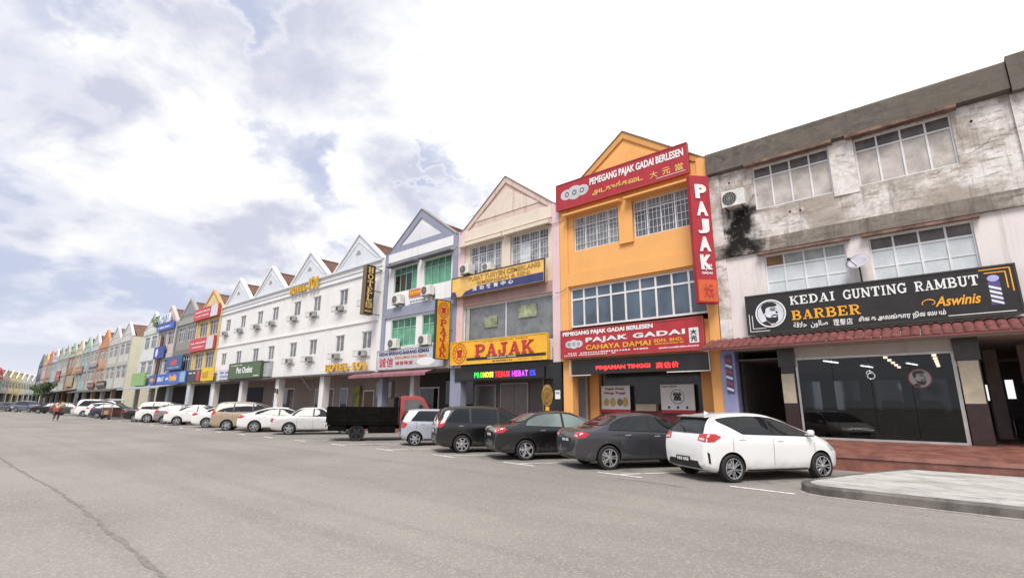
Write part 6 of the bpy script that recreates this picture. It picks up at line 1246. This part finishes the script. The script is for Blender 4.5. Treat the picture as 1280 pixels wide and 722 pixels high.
# ---- light truck: black stake bed, red cab
def truck():
    hd = HD; t = thing('light_truck', 'light truck with black high-sided cargo bed and red cab', 'truck', (0, 0, 0), hd)
    L = 5.0; W = 1.75; rw = .36; rx = -1.25; fx = 1.35
    t.scale = (CS, CS, CS); cx_ = -18.78+CS*(math.cos(hd)*(-rx)-math.sin(hd)*(W/2-.05)); cy_ = 11.93+CS*(math.sin(hd)*(-rx)+math.cos(hd)*(W/2-.05)); t.location = (cx_, cy_, 0)
    BLK = plain('truck_bed_black', (.006, .0056, .0052), .9, var=.3, spec=.12); RED = paint('truck_red', (.34, .035, .03), 0.)
    ch = MB()
    for y in (-.42, .42): ch.box(-2.4, 2.0, y-.05, y+.05, .52, .68)
    for x in (-2.2, -1.25, -.2, .9): ch.box(x-.05, x+.05, -.37, .37, .54, .66)
    ch.build('chassis', BLK, t)
    for s in (-1, 1): MB().box(-.75, .45, s*(W/2-.06)-.02, s*(W/2-.06)+.02, .34, .69).build('side_skirt', BLK, t); MB().box(-2.5, -1.7, s*(W/2-.06)-.02, s*(W/2-.06)+.02, .45, .69).build('side_skirt', BLK, t)
    bed = MB().box(-2.55, .55, -W/2, W/2, .70, .80, bev=.01).build('bed_floor', BLK, t)
    for s in (-1, 1):
        for i, (z0, z1) in enumerate(((.815, 1.02), (1.03, 1.25), (1.26, 1.50))): MB().box(-2.55, .55, s*W/2-.02, s*W/2+.02, z0, z1, bev=.006).build('side_board', BLK, t)
        for x in (-2.5, -1.75, -1.0, -.25, .5): MB().box(x-.03, x+.03, s*(W/2+.02), s*(W/2+.055), .68, 1.52).build('stake', BLK, t)
    for z0, z1 in ((.815, 1.02), (1.03, 1.25), (1.26, 1.50)): MB().box(-2.60, -2.56, -W/2, W/2, z0, z1, bev=.006).build('tailboard', BLK, t)
    MB().box(.40, .54, -W/2+.03, W/2-.03, 1.37, 1.95, bev=.01).build('headboard', BLK, t); r_ = MB()
    for y in (-.8, -.4, 0, .4, .8): r_.cyl((.47, y, 1.95), (.47, y, 2.05), .02, n=6)
    r_.cyl((.47, -.82, 2.05), (.47, .82, 2.05), .025, n=6); r_.build('head_rack', DARKM, t)
    ld = MB(); rnd = random.Random(4)
    for i in range(11): x = rnd.uniform(-2.3, .2); y = rnd.uniform(-.7, .7); ld.box(x-.2, x+.2, y-.15, y+.15, .81, 1.3+rnd.uniform(0, .22), bev=.03)
    ld.build('cargo', plain('dark_cargo', (.03, .028, .026), .8, var=.4), t)
    cab = MB(); side = [(.62, .55), (.62, 1.95), (.75, 2.02), (1.55, 2.0), (1.72, 1.92), (2.12, 1.22), (2.2, .95), (2.2, .50), (1.75, .45), (.95, .45)]
    cab.prism(side, 'y', -.80, .80); cm = cab.mesh('cab', RED); bm = bmesh.new(); bm.from_mesh(cm); bmesh.ops.bevel(bm, geom=[e for e in bm.edges], offset=.05, segments=2, affect='EDGES', profile=.6); bm.to_mesh(cm); bm.free(); autosmooth(cm, 40); cb = link('cab', cm, t)
    for s in (-1, 1): MB().prism([(.80, 1.30), (.82, 1.84), (1.52, 1.84), (1.92, 1.30)], 'y', s*.803, s*.809).build('cab_window', plain('cab_glass_pale', (.13, .135, .13), .1, var=.2), cb); MB().prism([(1.35, 1.22), (1.9, 1.22), (1.9, 1.25), (1.35, 1.25)], 'y', s*.803, s*.812).build('door_trim', TRIM, cb); MB().box(1.5, 1.62, s*.80, s*1.0, 1.32, 1.62, bev=.03).build('door_mirror', TRIM, t); MB().box(2.17, 2.21, s*.5-.14, s*.5+.14, .72, .90, bev=.01).build('headlight', HLM, t); MB().box(-2.62, -2.58, s*.66-.1, s*.66+.1, .62, .72, bev=.005).build('taillight', TLR, t)
    MB().box(-.56, .56, 0, .006, 0, .02) ; 
    MB().prism([(1.78, 1.86), (2.10, 1.28), (2.115, 1.285), (1.795, 1.865)], 'y', -.68, .68).build('windscreen', CGL, cb); MB().box(.605, .612, -.55, .55, 1.45, 1.82).build('rear_window', CGL, cb)
    MB().box(2.14, 2.26, -.8, .8, .42, .56, bev=.03).build('bumper', TRIM, t)
    ty, rim = wheel_meshes(rw, 'steel')
    for x in (rx, fx):
        for s in (-1, 1):
            w = bpy.data.objects.new('wheel', None); col.objects.link(w); w.parent = t; w.location = (x, s*(W/2-.14), rw); w.rotation_euler = (0 if s < 0 else math.pi, .3, 0); w.empty_display_size = .1; link('tyre', ty, w); link('rim', rim, w)
    for s in (-1, 1): MB().box(rx-.03-.42, rx-.45, s*.6-.2, s*.6+.2, .25, .62).build('mud_flap', TRIM, t)
truck()
# ---- food cart
o = thing('food_cart', 'small brown food cart with a grey sheet roof standing on the lane', 'cart', (-55.6, 11.0, 0), R(20))
MB().box(-.65, .65, -.4, .4, .35, .98, bev=.02).build('cabinet', plain('cart_brown', (.20, .065, .05), .6, var=.3), o); MB().box(-.72, .72, -.46, .46, .98, 1.04).build('worktop', STEEL, o)
for x in (-.66, .66):
    for y in (-.4, .4): MB().cyl((x, y, 0.02), (x, y, 1.62), .02, n=6).build('post', STEEL, o)
MB().prism([(-.95, 1.60), (0, 1.72), (.95, 1.60), (.95, 1.63), (0, 1.75), (-.95, 1.63)], 'y', -.6, .6).build('roof', plain('cart_roof', (.40, .41, .42), .5), o)
for x in (-.45, .45): MB().lathe([(.12, -.03), (.2, -.03), (.2, .03), (.12, .03)], 16, 'y', (x, -.43, .2)).build('wheel', TYRE, o)
MB().box(-.3, .25, -.45, -.405, .45, .75).build('front_panel', plain('cart_panel', (.40, .32, .12), .6), o)
# ---- walking person with a cream bundle
def skinned(name, verts, edges, radii, m, par, lvl=2, root=0):
    me = bpy.data.meshes.new(name); me.from_pydata(verts, edges, []); ob = bpy.data.objects.new(name, me); col.objects.link(ob)
    sk = ob.modifiers.new('s', 'SKIN'); ss = ob.modifiers.new('d', 'SUBSURF'); ss.levels = lvl; ss.render_levels = lvl
    if not me.skin_vertices: me.attributes.new('x', 'FLOAT', 'POINT')
    for i, r in enumerate(radii): me.skin_vertices[0].data[i].radius = (r, r) if not isinstance(r, tuple) else r
    me.skin_vertices[0].data[root].use_root = True
    dg = bpy.context.evaluated_depsgraph_get(); dg.update(); out = bpy.data.meshes.new_from_object(ob.evaluated_get(dg)); bpy.data.objects.remove(ob)
    out.name = name; out.materials.clear(); out.materials.append(m); out.polygons.foreach_set('use_smooth', [True]*len(out.polygons)); return link(name, out, par)
p = thing('person', 'person in cream top and dark trousers walking on the lane with a pale bundle', 'person', (-53.1, 7.06, 0), R(150)); p.scale = (CS, CS, CS)
SKN = plain('skin', (.30, .17, .11), .6)
V = [(0, 0, .92), (0, .0, 1.12), (.02, 0, 1.32), (.04, 0, 1.44), (.07, 0, 1.54), (0, -.10, .88), (.12, -.11, .50), (-.02, -.11, .09), (.10, -.11, .04), (0, .10, .88), (.02, .11, .50), (-.18, .11, .12), (-.08, .11, .05), (.02, -.19, 1.34), (.10, -.27, 1.10), (.28, -.22, .98), (.02, .19, 1.34), (.12, .26, 1.10), (.30, .18, 1.0), (.08, 0, 1.63)]
Ee = [(0, 1), (1, 2), (2, 3), (3, 4), (4, 19), (0, 5), (5, 6), (6, 7), (7, 8), (0, 9), (9, 10), (10, 11), (11, 12), (2, 13), (13, 14), (14, 15), (2, 16), (16, 17), (17, 18)]
rad = [.13, .12, .14, .055, .085, .085, .06, .04, .035, .085, .06, .04, .035, .06, .045, .03, .06, .045, .03, .07]
skinned('body', V, Ee, rad, SKN, p)
skinned('shirt', [(0, 0, .86), (0, 0, 1.12), (.02, 0, 1.36), (.02, -.20, 1.33), (.09, -.27, 1.14), (.02, .20, 1.33), (.10, .26, 1.14)], [(0, 1), (1, 2), (2, 3), (3, 4), (2, 5), (5, 6)], [.165, .155, .15, .08, .065, .08, .065], plain('cream_shirt', (.60, .50, .36), .8), p)
skinned('trousers', [(0, 0, .92), (0, -.10, .86), (.12, -.11, .50), (-.01, -.11, .14), (0, .10, .86), (.02, .11, .50), (-.17, .11, .18)], [(0, 1), (1, 2), (2, 3), (0, 4), (4, 5), (5, 6)], [.155, .11, .08, .065, .11, .08, .065], plain('dark_trousers', (.06, .03, .03), .8), p)
MB().lathe([(0, .12), (.07, .10), (.105, .03), (.10, -.03), (.06, -.02), (0, .02)], 14, 'z', (.065, 0, 1.62), closed=False).build('hair', plain('black_hair', (.012, .01, .01), .6), p, smooth=True)
o = thing('bundle', 'big pale cream bundle carried in front by the walking person', 'bundle', (-53.1-.31, 7.06+.15, .9), R(150)); bd = MB().lathe([(0, 0), (.25, .02), (.33, .15), (.32, .38), (.22, .50), (0, .54)], 18, 'z', closed=False).mesh('sack', plain('cream_sack', (.58, .47, .33), .85, var=.2), True); link('sack', bd, o); MB().cyl((0, 0, .50), (0, 0, .60), .10, .16, n=10).build('tied_neck', plain('cream_sack', (.58, .47, .33), .85, var=.2), o)
o = thing('red_bag', 'red shoulder bag hanging behind the walking person', 'bag', (-53.1+.24, 7.06-.1, .70), R(150)); MB().box(-.1, .1, -.2, .2, 0, .34, bev=.05).build('pouch', plain('bag_red', (.40, .07, .07), .7), o); MB().tube([(0, -.15, .33), (-.12, -.05, .62), (0, .15, .33)], .015).build('strap', plain('bag_red', (.40, .07, .07), .7), o)
# ------------------------------------------------------------------ vegetation
def leaf_mat(name, c):
    t = NT(name); n = t.noise(t.pos(), 1.8, 4, .6); c = lin(c)[:3]; t.base(t.mix(t.rng(n, .3, .7), tuple(x*.55 for x in c), tuple(x*1.5 for x in c))); t.b.inputs['Roughness'].default_value = .6; t.b.inputs['Subsurface Weight'].default_value = 0; return t.m
LEAF = leaf_mat('leaf_green', (.075, .10, .04)); LEAF2 = leaf_mat('leaf_light', (.10, .17, .05)); BARK = plain('bark', (.10, .075, .055), .9, var=.3)
def foliage(name, blobs, n, size, m, par, seed):
    rnd = random.Random(seed); mb = MB()
    for (bx, by, bz, br) in blobs:
        for i in range(int(n*br**2)):
            v = Vector((rnd.gauss(0, 1), rnd.gauss(0, 1), rnd.gauss(0, 1))).normalized()*br*rnd.uniform(.45, 1.05)**.6; c = Vector((bx, by, bz))+Vector((v.x, v.y, v.z*.8))
            a = Vector((rnd.uniform(-1, 1), rnd.uniform(-1, 1), rnd.uniform(-1, 1))).normalized(); b = a.orthogonal().normalized(); s = size*rnd.uniform(.6, 1.4)
            mb.add([c-a*s, c+b*s*.5, c+a*s, c-b*s*.5], [(0, 1, 2, 3)])
    me = bpy.data.meshes.new(name); me.from_pydata(mb.v, [], mb.f); me.materials.append(m); return link(name, me, par)
def tree(label, X, Y, h, r, seed, m, dens=260):
    rnd = random.Random(seed); t = thing('street_tree', label, 'tree', (X, Y, 0)); tr = MB(); tr.cyl((0, 0, 0), (.1, 0, h*.45), .16, .11, n=10); bl = []
    for i in range(9):
        a = rnd.uniform(0, 6.28); d = rnd.uniform(.3, 1.)*r; z = h*rnd.uniform(.55, .95); tr.cyl((.1, 0, h*.43), (d*math.cos(a), d*math.sin(a), z), .06, .02, n=6); bl.append((d*math.cos(a), d*math.sin(a), z, rnd.uniform(.35, .62)*r))
    tr.build('trunk', BARK, t); foliage('crown', bl, dens, .16, m, t, seed)
tree('green street tree in front of the far end of the terrace', -119, 13.5, 4.7, 1.25, 1, LEAF); tree('smaller green tree beside the far end of the terrace', -129, 14.0, 4.9, 1.4, 2, LEAF2)
o = thing('roof_shrub', 'wild green shrub growing on the roof edge of the white shophouse', 'shrub', (-72.9, D-.1, 10.5)); MB().cyl((0, 0, 0), (.1, -.1, .6), .05, .02, n=6).build('stem', BARK, o); foliage('leaves', [(0, -.1, .7, .7), (.5, 0, .4, .5), (-.4, -.1, .3, .45), (.2, 0, 1.1, .4)], 420, .10, LEAF2, o, 3)
o = thing('potted_plant', 'leafy green potted plant behind the black people carrier', 'plant', (-19.4, D-.6, .0)); MB().lathe([(0, 0), (.2, 0), (.27, .42), (.24, .42), (.2, .38), (0, .38)], 16, 'z', closed=False).build('pot', plain('clay_pot', (.30, .13, .08), .8), o)
lf = MB(); rnd = random.Random(8)
for i in range(26):
    a = rnd.uniform(0, 6.28); L_ = rnd.uniform(.7, 1.5); p0 = Vector((0, 0, .4)); d = Vector((math.cos(a)*.55, math.sin(a)*.55, 1)); pts = [p0+d*L_*k-Vector((0, 0, .5*L_*k*k)) for k in (0, .35, .7, 1)]; sd_ = Vector((-math.sin(a), math.cos(a), 0))*.05
    for q in range(3): lf.add([pts[q]-sd_*(1-.3*q), pts[q]+sd_*(1-.3*q), pts[q+1]+sd_*(.7-.3*q), pts[q+1]-sd_*(.7-.3*q)], [(0, 1, 2, 3)])
lf.build('leaves', LEAF2, o);
